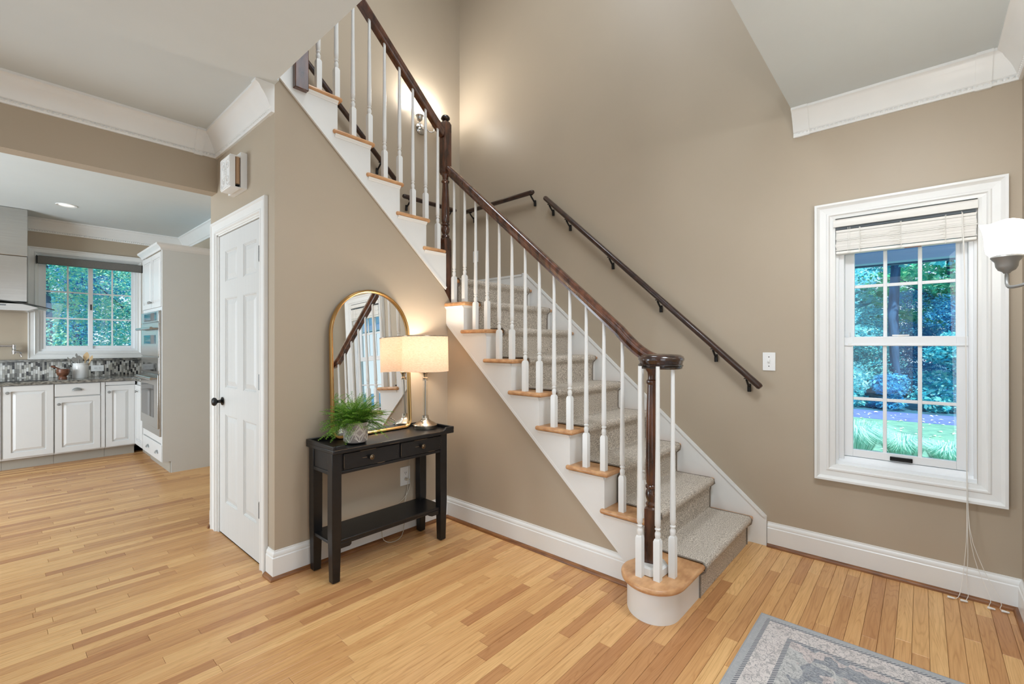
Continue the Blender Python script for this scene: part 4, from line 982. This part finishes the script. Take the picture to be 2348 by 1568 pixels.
# ------------------------------------------------------------------ fern in a patterned pot
def fern():
    cx, cy, cz = 1.398, 2.462, .7365
    f = thing('potted_fern', (cx, cy, cz), 'bushy green fern in a grey and white patterned pot on the console', 'plant')
    build('saucer', G().lathe([(.050, 0), (.058, .003), (.060, .008), (.055, .009), (.001, .008)], (cx, cy, cz), 28), 'black', f, smooth=40)
    pot = build('pot', G().lathe([(.060, .009), (.0645, .02), (.0685, .07), (.070, .122), (.066, .122), (.064, .108), (.001, .106)], (cx, cy, cz), 36), 'pot', f, smooth=40)
    # raised cube pattern
    g = G(); N = 7
    def pt(u, h):
        a = u / N * 2 * PI - 2.2; r = .0645 + (.070 - .0645) * (h - .02) / .10 + .0006; return Vector((cx + r * math.cos(a), cy + r * math.sin(a), cz + h))
    def ln(u0, h0, u1, h1):
        g.tube([pt(u0 + (u1 - u0) * i / 4, h0 + (h1 - h0) * i / 4) for i in range(5)], .0013, 5)
    za, zb, zc_, zd, ze = .014, .038, .066, .094, .117
    for i in range(N):
        for o in (0, .06):
            ln(i + o, zb + .005 * (o > 0), i + .5 - o * .0, za); 
        ln(i + .0, zc_, i + .5, zb); ln(i + .5, zb, i + 1, zc_); ln(i, zc_, i + .5, zd); ln(i + .5, zd, i + 1, zc_)
        ln(i + .12, zc_, i + .5, zb + .007); ln(i + .5, zb + .007, i + .88, zc_); ln(i + .12, zc_, i + .5, zd - .007); ln(i + .5, zd - .007, i + .88, zc_)
        ln(i + .5, zd, i + .5, ze); ln(i + .5, zb, i + .5, za); ln(i, zc_ + .004, i + .42, ze); ln(i + 1, zc_ + .004, i + .58, ze); ln(i, zc_ - .004, i + .42, za); ln(i + 1, zc_ - .004, i + .58, za)
    build('raised_pattern', g, 'potline', pot)
    build('soil', G().lathe([(.063, .106), (.04, .112), (.001, .114)], (cx, cy, cz), 20), 'soil', f)
    rr = random.Random(11); lv = G(); st = G()
    for i in range(170):
        a = rr.uniform(0, 2 * PI); up = rr.random() ** .8
        el = math.radians(-4 + 84 * up); L = rr.uniform(.15, .222) * (1 - .12 * up)
        d = Vector((math.cos(a) * math.cos(el) * 1.25, math.sin(a) * math.cos(el) * .62, math.sin(el) * .9)); p = Vector((cx + rr.uniform(-.03, .03), cy + rr.uniform(-.03, .03), cz + .108)); pts = [p.copy()]; ns = 17
        droop = rr.uniform(1.1, 2.3) if i > 14 else 3.2
        for j in range(ns):
            d = (d + Vector((0, 0, -1)) * droop / ns * .62 * (j / ns + .35)).normalized(); p = p + d * L / ns
            if p.y > 2.620: p.y = 2.620
            if p.z < cz + .010: p.z = cz + .010
            pts.append(p.copy())
        st.tube(pts, .0009, 4)
        for j in range(3, ns + 1):
            t = (pts[min(j + 1, ns)] - pts[j - 1]).normalized(); sd = t.cross(Vector((0, 0, 1)));
            if sd.length < .01: sd = Vector((1, 0, 0))
            sd.normalize(); wdt = .046 * (1 - (j / ns)) ** .8 * min(1, j / 5) + .007
            for s in (-1, 1):
                ax_ = (sd * s + t * .7 + Vector((0, 0, rr.uniform(-.25, .25)))).normalized()
                for q in (.40, .72, 1.0):
                    b0 = pts[j] + ax_ * wdt * (q - .36); tip = pts[j] + ax_ * wdt * q
                    for s2 in (-1, 1):
                        w2 = ax_.cross(Vector((0, 0, 1))); w2 = w2.normalized() if w2.length > .01 else Vector((1, 0, 0))
                        e = b0 + (ax_ * .6 + w2 * s2 * .6 + Vector((0, 0, rr.uniform(-.3, .3)))) * (wdt * .36 + .003)
                        if e.y < 2.632: lv.add([b0, b0 * .5 + e * .5 + ax_ * .0019, e, b0 * .5 + e * .5 - ax_ * .0019], [(0, 1, 2, 3)])
    o = build('fern_stems', st, 'stem', f, recalc=False, kind='stuff')
    o = build('fern_leaves', lv, 'fern', f, recalc=False, kind='stuff')
fern()

# ------------------------------------------------------------------ rug
rg = thing('area_rug', ((RX0 + RX1) / 2, (RY0 + RY1) / 2, 0), 'grey and cream faded oriental rug on the oak floor near the camera', 'rug')
build('rug_pile', B(RX0, RX1, RY0, RY1, .001, .008), 'rug', rg, bevel=.003)
build('bound_edge', G().tube([(RX1, RY0, .005), (RX1, RY1, .005), (RX0, RY1, .005)], .004, 6), pbr('rug_edge_grey', S(160, 162, 165), .9), rg)
# ------------------------------------------------------------------ kitchen
CF = 7.03     # cabinet fronts of the back run
def raised_front(y, x0, x1, z0, z1, m=.055):
    """cabinet door with a raised panel, facing -y"""
    g = B(x0, x1, y + .009, y + .018, z0, z1)
    g = ring_y(g, y - .004, y + .010, x0, x1, z0, z1, m)
    g.frustum((x0 + m + .004, x1 - m - .004, z0 + m + .004, z1 - m - .004), (x0 + m + .034, x1 - m - .034, z0 + m + .034, z1 - m - .034), 'y', y + .009, y - .0045)
    return g
def ring_y(g, y0, y1, x0, x1, z0, z1, w):
    return g.box(x0, x0 + w, y0, y1, z0, z1).box(x1 - w, x1, y0, y1, z0, z1).box(x0 + w, x1 - w, y0, y1, z0, z0 + w).box(x0 + w, x1 - w, y0, y1, z1 - w, z1)
def raised_front_x(x, y0, y1, z0, z1, m=.05):
    g = B(x + .009, x + .018, y0, y1, z0, z1)
    g.box(x - .004, x + .010, y0, y0 + m, z0, z1).box(x - .004, x + .010, y1 - m, y1, z0, z1).box(x - .004, x + .010, y0 + m, y1 - m, z0, z0 + m).box(x - .004, x + .010, y0 + m, y1 - m, z1 - m, z1)
    g.frustum((y0 + m + .004, y1 - m - .004, z0 + m + .004, z1 - m - .004), (y0 + m + .03, y1 - m - .03, z0 + m + .03, z1 - m - .03), 'x', x + .009, x - .0045)
    return g
def knob(par, c, ax):
    s = -1
    g = G().lathe([(.006, 0), (.005, s * .012), (.012, s * .016), (.0155, s * .022), (.012, s * .029), (.001, s * .031)], c, 14, ax)
    build('cabinet_knob', g, 'pewter', par, smooth=50)
def cup_pull(par, c, ax):
    g = G(); n = 10; w, h, d = .043, .032, .024; v = []
    for j in range(5):
        b = PI / 2 * j / 4
        for i in range(n + 1):
            a = PI * i / n; u = w * math.cos(a); zz_ = h * math.sin(a) * math.cos(b * .98); dd = d * math.sin(b) * (math.sin(a) ** .5 if 0 < i < n else 0)
            v.append((c[0] + u, c[1] - dd, c[2] + zz_) if ax == 'y' else (c[0] - dd, c[1] + u, c[2] + zz_))
    g.add(v, [(j * (n + 1) + i, j * (n + 1) + i + 1, (j + 1) * (n + 1) + i + 1, (j + 1) * (n + 1) + i) for j in range(4) for i in range(n)])
    build('cup_pull', g, 'pewter', par, smooth=60)
def base_unit(label, x0, x1, parts):
    c = thing('base_cabinet', ((x0 + x1) / 2, CF, 0), label, 'cabinet', 'white base cabinets along the kitchen window wall')
    build('carcass', B(x0, x1, CF + .02, KY - .012, .11, .878), 'cabinet', c)
    build('toe_kick', B(x0, x1, CF + .085, CF + .10, 0, .11), 'toekick', c)
    parts(c); return c
def p1(c):
    d = build('cabinet_door', raised_front(CF, .058, .424, .130, .872), 'cabinet', c, smooth=12); knob(d, (.088, CF - .004, .806), 'y')
base_unit('white base cabinet with one tall raised panel door, under the cooktop end of the worktop', .048, .430, p1)
def p2(c):
    d = build('drawer_front', B(.436, .806, CF - .004, CF + .018, .738, .872), 'cabinet', c, bevel=.003); cup_pull(d, (.612, CF - .004, .795), 'y')
    d = build('cabinet_door', raised_front(CF, .436, .806, .126, .726), 'cabinet', c, smooth=12); knob(d, (.466, CF - .004, .655), 'y')
    build('filler', B(.812, .846, CF + .0, CF + .018, .126, .872), 'cabinet', c)
base_unit('white base cabinet with a cup pull drawer over its door, below the crock', .432, .848, p2)
def p3(c):
    build('top_rail', B(.852, 1.118, CF, CF + .018, .836, .872), 'cabinet', c)
    d = build('cabinet_door', raised_front(CF, .854, 1.116, .124, .828), 'cabinet', c, smooth=12); knob(d, (.880, CF - .004, .757), 'y')
base_unit('white corner base cabinet with a narrow raised panel door, left of the ovens', .85, 1.122, p3)
def p0(c):
    d = build('cabinet_door', raised_front(CF, -.40, .040, .132, .872), 'cabinet', c, smooth=12); knob(d, (.010, CF - .004, .806), 'y')
base_unit('white base cabinet cut off by the left edge of the view', -.9, .046, p0)
CX = 1.12
c = thing('base_cabinet', (CX + .3, 6.82, 0), 'narrow white cabinet tucked into the corner against the side of the oven tower', 'cabinet', 'white base cabinets along the kitchen window wall')
build('carcass', B(CX + .02, KX - .002, 6.612, KY - .012, .11, .878), 'cabinet', c); build('toe_kick', B(CX + .085, CX + .1, 6.612, CF + .085, 0, .11), 'toekick', c)
d = build('cabinet_door', raised_front_x(CX, 6.62, 7.02, .124, .828), 'cabinet', c, smooth=12); knob(d, (CX - .004, 6.86, .757), 'x')
# worktop
ct = thing('worktop', (.4, 7.3, .878), 'polished grey granite worktop along the kitchen window wall', 'worktop')
build('slab', G().prism([(-.9, 7.0), (1.03, 7.0), (1.09, 6.98), (1.095, 6.612), (KX - .002, 6.612), (KX - .002, KY - .012), (-.9, KY - .012)], 'z', .880, .918), 'granite', ct, bevel=.008, seg=3)
build('ledge', B(-.9, 1.50, KY - .05, KY - .001, 1.106, 1.134), 'granite', ct, bevel=.003)
# mosaic splashback: too small to pick apart
def mosaic():
    bs = build('trim_8', B(-.9, KX, KY - .010, KY - .0005, .918, 1.106), 'grout', kind='structure')
    g = G(); cols = []; rr = random.Random(4); x = -.85; pal = [S(44, 44, 46), S(130, 128, 122), S(168, 164, 156), S(204, 200, 192), S(236, 234, 228), S(96, 94, 90), S(186, 182, 170), S(216, 214, 208), S(226, 222, 214)]
    while x < 1.74:
        z = .920 - rr.random() * .045
        while z < 1.104:
            a, b = max(z, .920), min(z + .044, 1.104)
            if b - a > .004: g.box(x, x + .0165, KY - .0125, KY - .009, a, b); cols += [rr.choice(pal)] * 6
            z += .0455
        x += .0182
    o = build('mosaic_tiles', g, 'tile', bs, recalc=False, kind='stuff')
    at = o.data.attributes.new('tint', 'FLOAT_COLOR', 'FACE'); at.data.foreach_set('color', [q for col in cols for q in col])
mosaic()
# oven tower
tw = thing('oven_tower', (1.43, 6.15, 0), 'tall white oven tower cabinet with plain grey side panel, right end of the kitchen', 'cabinet')
TY0_, TY1_ = 5.712, 6.608
build('carcass', B(CX + .02, KX - .002, TY0_ + .012, TY1_, .115, 2.26), 'cabinet', tw)
build('side_panel', G().prism([(CX + .004, .118), (1.197, .118), (1.197, 0), (KX - .002, 0), (KX - .002, 2.268), (CX + .004, 2.268)], 'y', TY0_, TY0_ + .012), 'cabside', tw)
build('face_frame', B(CX + .004, CX + .02, TY0_ + .0125, TY0_ + .05, .115, 2.268).box(CX + .004, CX + .02, TY1_ - .03, TY1_, .115, 2.268).box(CX + .004, CX + .02, TY0_ + .05, TY1_ - .03, 1.655, 1.69).box(CX + .004, CX + .02, TY0_ + .05, TY1_ - .03, .30, .40), 'cabinet', tw)
build('toe_kick', B(1.190, 1.205, TY0_ + .012, TY1_, 0, .115), 'toekick', tw)
for a, b, ky in ((5.735, 6.150, 6.125), (6.158, 6.588, 6.185)):
    d = build('cabinet_door', raised_front_x(CX, a, b, 1.692, 2.250), 'cabinet', tw, smooth=12); knob(d, (CX - .004, ky, 1.752), 'x')
d = build('drawer_front', B(CX - .004, CX + .018, 5.722, 6.60, .120, .290), 'cabinet', tw, bevel=.003)
for y in (6.307, 5.889): cup_pull(d, (CX - .004, y, .190), 'x')
KC = [(0, 0), (.010, 0), (.016, .020), (.034, .036), (.048, .044), (.052, .062), (0, .062)]
g = G().run(KC, (CX, TY0_, 2.262), (CX, TY1_, 2.262), (-1, 0, 0), m0=-1); g.run(KC, (CX, TY0_, 2.262), (KX - .002, TY0_, 2.262), (0, -1, 0), m0=-1)
build('crown_cap', g, 'cabinet', tw, smooth=30)
ov = thing('wall_oven', (CX, 6.15, .43), 'stainless steel double wall oven with bar handles, set in the white tower', 'oven')
OY0, OY1 = 5.742, 6.560; OX = CX - .022
build('trim_frame', B(CX - .012, CX + .003, OY0, OY1, .372, 1.652), 'steel', ov, bevel=.002)
build('upper_control_panel', B(OX, CX - .012, OY0 + .004, OY1 - .004, 1.538, 1.650), 'steel', ov, bevel=.003)
build('display', B(OX - .001, OX, 5.835, 6.40, 1.552, 1.635), 'ovenglass', ov)
du = build('upper_oven_door', B(OX, CX - .012, OY0 + .004, OY1 - .004, 1.186, 1.530), 'steel', ov, bevel=.003)
build('door_glass', B(OX - .001, OX, 5.865, 6.42, 1.312, 1.405), 'ovenglass', du)
build('lower_control_panel', B(OX, CX - .012, OY0 + .004, OY1 - .004, 1.006, 1.178), 'steel', ov, bevel=.003)
build('display', B(OX - .001, OX, 5.83, 6.46, 1.03, 1.115), 'ovenglass', ov)
dl = build('lower_oven_door', B(OX - .006, CX - .012, OY0 + .004, OY1 - .004, .452, .998), 'steel', ov, bevel=.003)
build('door_glass', B(OX - .0075, OX - .006, 5.93, 6.50, .552, .888), 'ovenglass', dl)
for z, dd in ((1.472, du), (.960, dl)):
    g = G().tube([(OX - .048, 5.80, z), (OX - .048, 6.50, z)], .014, 12)
    for y in (5.86, 6.44): g.tube([(OX, y, z), (OX - .048, y, z)], .009, 8)
    build('bar_handle', g, 'steel', dd, smooth=50)
# range hood
hd = thing('range_hood', (-.1, 7.4, 1.7), 'stainless steel chimney range hood with a curved glass canopy, cut by the left edge', 'hood')
build('chimney', B(-.40, .235, 7.20, KY - .001, 1.765, 2.25).box(-.395, .238, 7.195, KY - .001, 2.252, 2.757), 'steel', hd, bevel=.004)
v = []; n = 12
pr = [(-.56 + 1.0 * i / n, 1.688 + .085 * (1 - ((-.06 - (-.56 + 1.0 * i / n)) / .5) ** 2)) for i in range(n + 1)]
g = G().prism(pr + [(x, z - .008) for x, z in pr[::-1]], 'y', 7.12, KY - .02); build('glass_canopy', g, 'hoodglass', hd, smooth=40)
build('canopy_edge', G().sweep([(-.003, -.005), (.003, -.005), (.003, .005), (-.003, .005)], [(x, 7.117, z - .004) for x, z in pr]), 'slot', hd)
build('hood_body', G().prism([(-.44, 1.70), (-.36, 1.665), (.24, 1.665), (.325, 1.702), (.30, 1.712), (.20, 1.742), (-.32, 1.742)], 'y', 7.16, KY - .02), 'steel', hd, bevel=.003)
build('control_strip', B(-.1, .08, 7.156, 7.161, 1.716, 1.728), 'ovenglass', hd)
# kitchen window
kw = thing('window_2', (.77, KY, 1.1), None, None, kind='structure')
KCAS = [(0, 0), (0, .026), (.010, .026), (.020, .018), (.050, .016), (.058, .021), (.068, .012), (.080, .008), (.080, 0)]
casing('', .252, 1.330, 1.135, 2.432, 'y', KY, -1, KCAS, parent=kw)
def ring2(y0, y1, x0, x1, z0, z1, a, b=None, c_=None, d=None): return ring_y(G(), y0, y1, x0, x1, z0, z1, a)
build('jamb_liner', ring2(KY - .004, 7.76, .318, 1.262, 1.205, 2.365, .022), 'trim', kw)
build('frame_step', ring2(KY + .02, 7.76, .338, 1.244, 1.225, 2.345, .03), 'vinyl', kw)
for i, (a, b, y) in enumerate(((.362, .812, 7.672), (.768, 1.224, 7.690))):
    sname = build('sliding_sash', ring_y(G(), y, y + .018, a, b, 1.252, 2.322, .040), 'vinyl', kw, bevel=.002)
    x0, x1, z0, z1 = a + .04, b - .04, 1.292, 2.282; xm = (x0 + x1) / 2
    build('muntin', B(xm - .008, xm + .008, y + .003, y + .013, z0, z1), 'vinyl', sname)
    for z in (1.618, 1.934): build('muntin', B(x0, xm - .008, y + .003, y + .013, z - .008, z + .008), 'vinyl', sname); build('muntin', B(xm + .008, x1, y + .003, y + .013, z - .008, z + .008), 'vinyl', sname)
    for a2, b2 in ((x0, xm), (xm, x1)):
        for c2, d2 in zip((z0, 1.618, 1.934), (1.618, 1.934, z1)): build('pane', B(a2 + .003, b2 - .003, y + .0075, y + .0095, c2 + .003, d2 - .003), 'glass', sname)
    if i == 0: build('sash_latch', B(b - .026, b - .012, y - .010, y, 1.73, 1.80), 'slot', sname, bevel=.002)
rl = thing('roller_shade', (.80, 7.58, 2.28), 'rolled up dark grey fabric shade cassette at the top of the kitchen window', 'shade')
build('cassette', B(.326, 1.274, 7.560, 7.632, 2.240, 2.328), 'roller', rl, bevel=.006)
build('end_cap', B(.318, .326, 7.556, 7.634, 2.236, 2.332).box(1.274, 1.282, 7.556, 7.634, 2.236, 2.332), 'blackmetal', rl, bevel=.003)
# downlight
dlg = thing('recessed_downlight', (.50, 6.67, H1), 'round white recessed downlight in the kitchen ceiling', 'light')
build('trim_ring', G().lathe([(.085, 0), (.083, -.006), (.070, -.004), (.062, 0)], (.50, 6.67, H1), 28), 'plate', dlg, smooth=50)
build('lens', G().lathe([(.062, -.0005), (.03, -.004), (.001, -.005)], (.50, 6.67, H1), 28), 'lens', dlg, smooth=50)
# crock and utensils
ck = thing('utensil_crock', (.667, 7.32, .918), 'white ceramic utensil crock on the worktop below the kitchen window', 'crock')
build('crock_body', G().lathe([(.066, 0), (.070, .006), (.071, .14), (.067, .150), (.070, .156), (.070, .172), (.064, .172), (.062, .02), (.001, .02)], (.667, 7.32, .918), 28), 'pottery', ck, smooth=40)
def utensil(label, x, tip, head, mat):
    b = Vector((x, 7.32, .945)); t = Vector(tip); d = (t - b).normalized()
    u = thing('kitchen_utensil', b, label, 'utensil', 'utensils in the crock')
    build('handle', G().tube([b, b + (t - b) * .8], .006, 8), mat, u, smooth=50)
    sd = d.cross(Vector((0, 1, 0))).normalized(); pts = []
    L, w = head
    for s in (1, -1):
        for i in range(9):
            f = i / 8 if s == 1 else 1 - i / 8
            pts.append(t - d * L * (1 - f) + sd * s * w * math.sin(PI * (f * .86 + .08)))
    g = G(); n = len(pts); g.v = [p + Vector((0, -.003, 0)) for p in pts] + [p + Vector((0, .003, 0)) for p in pts]
    g.f = [tuple(range(n)), tuple(range(2 * n - 1, n - 1, -1))] + [(i, (i + 1) % n, n + (i + 1) % n, n + i) for i in range(n)]
    build('head', g, mat, u)
utensil('tall pale wooden spoon in the crock', .680, (.724, 7.33, 1.216), (.10, .027), 'beech')
utensil('slim wooden spatula at the right side of the crock', .700, (.768, 7.31, 1.178), (.07, .014), 'beech')
utensil('grey slotted turner in the middle of the crock', .660, (.650, 7.30, 1.178), (.09, .034), 'greyutensil')
utensil('grey ladle with a curled tip standing behind the other utensils', .655, (.632, 7.34, 1.204), (.045, .010), 'greyutensil')
utensil('grey spoon leaning left in the crock', .645, (.604, 7.31, 1.162), (.06, .022), 'greyutensil')
utensil('thin grey tongs leaning furthest left in the crock', .640, (.556, 7.31, 1.162), (.08, .011), 'greyutensil')
mt = thing('mortar', (.512, 7.22, .918), 'brown turned wooden mortar bowl on the worktop, left of the crock', 'bowl')
build('bowl', G().lathe([(.037, 0), (.038, .010), (.034, .022), (.030, .030), (.046, .045), (.055, .070), (.056, .105), (.054, .112), (.049, .110), (.046, .07), (.001, .05)], (.512, 7.22, .918), 28), 'teak', mt, smooth=40)
ps = thing('pestle', (.50, 7.22, .98), 'dark wooden pestle resting in the mortar', 'pestle')
build('pestle_shaft', G().tube([(.520, 7.22, .985), (.487, 7.22, 1.028), (.452, 7.22, 1.052), (.430, 7.22, 1.062), (.416, 7.22, 1.064)], .010, 10, scale=[1.5, .9, .8, 1.25, .9]), 'teak', ps, smooth=50)
pf = thing('pot_filler', (.15, KY, 1.26), 'chrome pot filler tap on the wall beside the kitchen window', 'tap')
build('arm', G().tube([(-.25, 7.56, 1.289), (.148, 7.56, 1.289)], .009, 8), 'chrome', pf, smooth=50)
build('joint', G().lathe([(.016, 1.20), (.018, 1.225), (.014, 1.24), (.018, 1.25), (.013, 1.262), (.016, 1.28), (.016, 1.302), (.008, 1.306)], (.145, 7.56, 0), 14).tube([(.145, 7.56, 1.228), (.145, KY - .002, 1.228)], .012, 8), 'chrome', pf, smooth=40)
build('spout', G().tube([(.145, 7.55, 1.225), (.185, 7.55, 1.220), (.198, 7.55, 1.212), (.198, 7.55, 1.170)], .009, 8), 'chrome', pf, smooth=50)
ckt = thing('cooktop', (0, 7.3, .918), 'black glass cooktop set in the worktop, at the left edge', 'cooktop')
build('glass_top', B(-.45, .385, 7.06, 7.56, .919, .925), 'ovenglass', ckt, bevel=.002)

# ------------------------------------------------------------------ outdoors
ground = build('ground', B(3.47, 14.2, -12, 14, -.7, -.5).box(-8, 3.47, 7.76, 13.5, -.7, -.5), 'lawn', kind='structure')
build('driveway', B(14.2, 15.9, -12, 14, -.7, -.495), 'drive', kind='structure')
build('forest_floor', B(15.9, 60, -30, 40, -.7, -.50).box(-30, 15.9, 14, 50, -.7, -.50), 'mulch', kind='structure')
pr_ = thing('porch_roof', (4.5, 1, 2.4), None, None, kind='structure')
build('porch_ceiling', B(3.47, 7.2, -6, 6, 2.40, 2.52), 'soffit', pr_); build('porch_beam', B(6.95, 7.15, -6, 6, 2.275, 2.40), 'beam', pr_); build('porch_gutter', B(7.13, 7.22, -6, 6, 2.262, 2.285), 'beamdark', pr_)

def foliage(g, c, r, n, size, rr, shell=.55, flat=1.0):
    c = Vector(c)
    for _ in range(n):
        while True:
            p = Vector((rr.uniform(-1, 1), rr.uniform(-1, 1), rr.uniform(-1, 1)))
            if shell < p.length < 1: break
        p = Vector((p.x * r[0], p.y * r[1], p.z * r[2])) + c
        a = Vector((rr.gauss(0, 1), rr.gauss(0, 1), rr.gauss(0, .5) * flat)).normalized(); b = a.cross(Vector((rr.gauss(0, 1), rr.gauss(0, 1), rr.gauss(0, 1)))).normalized()
        s = size * rr.uniform(.6, 1.35)
        g.add([p - a * s, p + b * s * .45, p + a * s, p - b * s * .45], [(0, 1, 2, 3)])
def tree(label, x, y, h, cr, leaf, n, size, trunk=.12, base=.0, clumps=9, group=None, seed=0, shrub=False):
    rr = random.Random(seed * 17 + 3)
    t = thing('shrub' if shrub else 'tree', (x, y, -.5), label, 'shrub' if shrub else 'tree', group)
    if not shrub:
        ln_ = rr.uniform(-.2, .2); tg = G().tube([(x, y, -.5), (x + ln_ * .3, y + ln_ * .4, -.5 + h * .3), (x + ln_, y - ln_ * .4, -.5 + h * .62), (x + ln_ * 1.2, y, -.5 + h * .95)], trunk, 8, scale=[1.2, 1, .75, .3])
        for i in range(5):
            a = rr.uniform(0, 2 * PI); z0 = -.5 + h * rr.uniform(.3, .7); tg.tube([(x, y, z0), (x + cr * .4 * math.cos(a), y + cr * .4 * math.sin(a), z0 + h * .1), (x + cr * .8 * math.cos(a), y + cr * .8 * math.sin(a), z0 + h * .16)], trunk * .35, 6, scale=[1, .7, .3])
        build('trunk', tg, 'bark', t, smooth=60)
    g = G()
    for i in range(clumps):
        a = rr.uniform(0, 2 * PI); f = rr.random(); rad = cr * rr.uniform(.1, .75) * (1 - .45 * f)
        cz = -.5 + h * (base + (1 - base) * (.08 + .86 * f)); k = cr * rr.uniform(.38, .6)
        foliage(g, (x + rad * math.cos(a), y + rad * math.sin(a), cz), (k, k, k * (.55 if not shrub else .5)), n // clumps, size, rr)
    build('foliage', g, leaf, t, recalc=False, kind='stuff')
# behind the driveway, seen through the right window
tree('pale cyan drooping hemlock left behind the driveway', 18.2, 2.35, 5.2, 1.5, 'leafpale', 10400, 0.066, .10, .0, 22, seed=1)
tree('low pale cyan conifer bough beside the driveway, left pane', 17.0, 2.9, 2.0, 1.0, 'leafpale', 4400, 0.054, .06, .0, 12, seed=2)
tree('tall thin blue trunked tree in the middle of the right window', 19.4, .62, 9.5, 1.9, 'leafteal', 3200, .13, .15, .42, 14, seed=3)
tree('sea green leafy tree right of the blue trunk', 21.0, -.7, 9.0, 2.1, 'leafgreen', 4200, .14, .09, .12, 16, seed=4)
tree('dense teal tree behind the pale hemlock', 22.5, 2.7, 10.5, 2.4, 'leafteal', 4600, .15, .14, .05, 16, seed=5)
tree('sea green tree further back, near the centre pane', 25.0, .9, 10.0, 2.5, 'leafgreen', 4200, .16, .14, .05, 16, seed=6)
tree('deep blue shaded tree far behind the right panes', 27.0, -2.0, 9.0, 2.8, 'leafblue', 4200, .18, .15, .0, 16, seed=7)
tree('deep blue shaded tree far behind the left panes', 28.0, 4.2, 11.0, 3.0, 'leafblue', 4200, .18, .15, .0, 16, seed=8)
tree('teal tree at the far right beyond the driveway', 23.5, -3.6, 9.0, 2.3, 'leafteal', 3000, .16, .12, .03, 14, seed=9)
tree('teal tree at the far left beyond the driveway', 21.5, 6.0, 9.0, 2.3, 'leafteal', 3000, .16, .12, .03, 14, seed=10)
tree('rounded pale teal shrub at the right beside the driveway', 17.0, -.75, 2.1, 1.05, 'leafteal', 4200, .075, seed=11, shrub=True, clumps=14)
tree('blue leaved low shrub in the middle behind the driveway', 16.7, .7, .95, .7, 'leafblue', 2600, .06, seed=12, shrub=True, clumps=10)
tree('teal low shrub on the left of the driveway edge', 16.5, 1.75, .75, .7, 'leafteal', 2600, .06, seed=13, shrub=True, clumps=10)
tree('small blue shrub at the far left of the driveway edge', 16.6, 3.0, .8, .8, 'leafblue', 2000, .06, seed=14, shrub=True, clumps=10)
tree('small teal shrub at the far right of the driveway edge', 16.6, -2.2, 1.0, .9, 'leafblue', 2000, .06, seed=15, shrub=True, clumps=10)
for i, (x, y, h, cr, lf, lb) in enumerate(((19.8, 1.5, 3.0, 1.3, 'leafteal', 'mid height teal shrub behind the hedge, centre of the right window'), (20.2, -.9, 3.4, 1.4, 'leafblue', 'mid height blue shrub behind the rounded shrub at the right'), (21.2, .35, 3.8, 1.4, 'leafblue', 'tall blue understory shrub behind the blue trunk'), (20.6, 3.9, 3.2, 1.5, 'leafblue', 'mid height blue shrub at the left behind the hemlock'), (24.5, 2.2, 4.6, 1.9, 'leafteal', 'tall teal understory shrub deep in the woods, left panes'), (24.0, -1.0, 4.6, 1.9, 'leafteal', 'tall teal understory shrub deep in the woods, right panes'), (30.0, 1.0, 7.0, 3.2, 'leafblue', 'large blue shrub closing the view deep in the woods'))):
    tree(lb, x, y, h, cr, lf, 14000, .042, seed=90 + i, shrub=True, clumps=22)
# behind the kitchen
KT = [('turquoise tree filling the left panes of the kitchen window', 1.0, 17.5, 8.5, 2.0, 'leafkit', 26000, .042, .04), ('turquoise tree filling the right panes of the kitchen window', 2.9, 18.5, 8.5, 2.2, 'leafkit', 26000, .042, .02),
      ('blue shaded tree low behind the kitchen window', 1.9, 21, 6.0, 2.2, 'leafblue', 14000, .055, .0), ('tall teal tree far behind the kitchen window', 2.4, 25, 11, 3.4, 'leafteal', 18000, .07, .0),
      ('teal tree left beyond the kitchen window frame', -1.5, 22, 9.5, 2.8, 'leafteal', 9000, .09, .0), ('sea green tree right beyond the kitchen window frame', 5.8, 22, 9.5, 2.9, 'leafgreen', 9000, .09, .0)]
for i, (lb, x, y, h, cr, lf, n, sz, bs) in enumerate(KT): tree(lb, x, y, h, cr, lf, n, sz, .10, bs, 18, seed=30 + i)
# grass clumps under the right window and pale leaves on the lawn
for i, (x, y, hh, lb) in enumerate(((9.25, .80, .44, 'pale ornamental grass clump at the bottom left pane'), (9.45, .22, .30, 'pale ornamental grass clump at the bottom middle pane'), (9.5, -.30, .26, 'pale ornamental grass clump at the bottom right pane'), (9.3, 1.6, .44, 'pale ornamental grass clump left of the window view'), (9.5, -1.1, .36, 'pale ornamental grass clump right of the window view'))):
    rr = random.Random(60 + i); t = thing('grass_clump', (x, y, -.5), lb, 'grass', 'ornamental grasses below the window'); g = G()
    for _ in range(900):
        a = rr.uniform(0, 2 * PI); L = hh * rr.uniform(.9, 1.7); o = Vector((math.cos(a), math.sin(a), 0)); b0 = Vector((x, y, -.5)) + o * rr.uniform(0, .18); w = o.cross(Vector((0, 0, 1))) * .0045
        m1 = b0 + o * L * .35 + Vector((0, 0, L * .75)); m2 = b0 + o * L * .85 + Vector((0, 0, L * .62))
        g.add([b0 - w, b0 + w, m1 + w, m1 - w, m2], [(0, 1, 2, 3), (3, 2, 4)])
    build('blades', g, 'grassblade', t, recalc=False, kind='stuff')
rr = random.Random(77); g = G()
for _ in range(420):
    x = rr.uniform(9.3, 15.8); y = rr.uniform(-3, 4); a = rr.uniform(0, 2 * PI); s = rr.uniform(.03, .07); z = -.488
    g.add([(x - s * math.cos(a), y - s * math.sin(a), z), (x + s * .5 * math.sin(a), y - s * .5 * math.cos(a), z + .015), (x + s * math.cos(a), y + s * math.sin(a), z), (x - s * .5 * math.sin(a), y + s * .5 * math.cos(a), z + .02)], [(0, 1, 2, 3)])
build('fallen_leaves', g, 'leaflitter', recalc=False, kind='stuff', label='pale fallen leaves scattered over the lawn and driveway', cat='leaves')
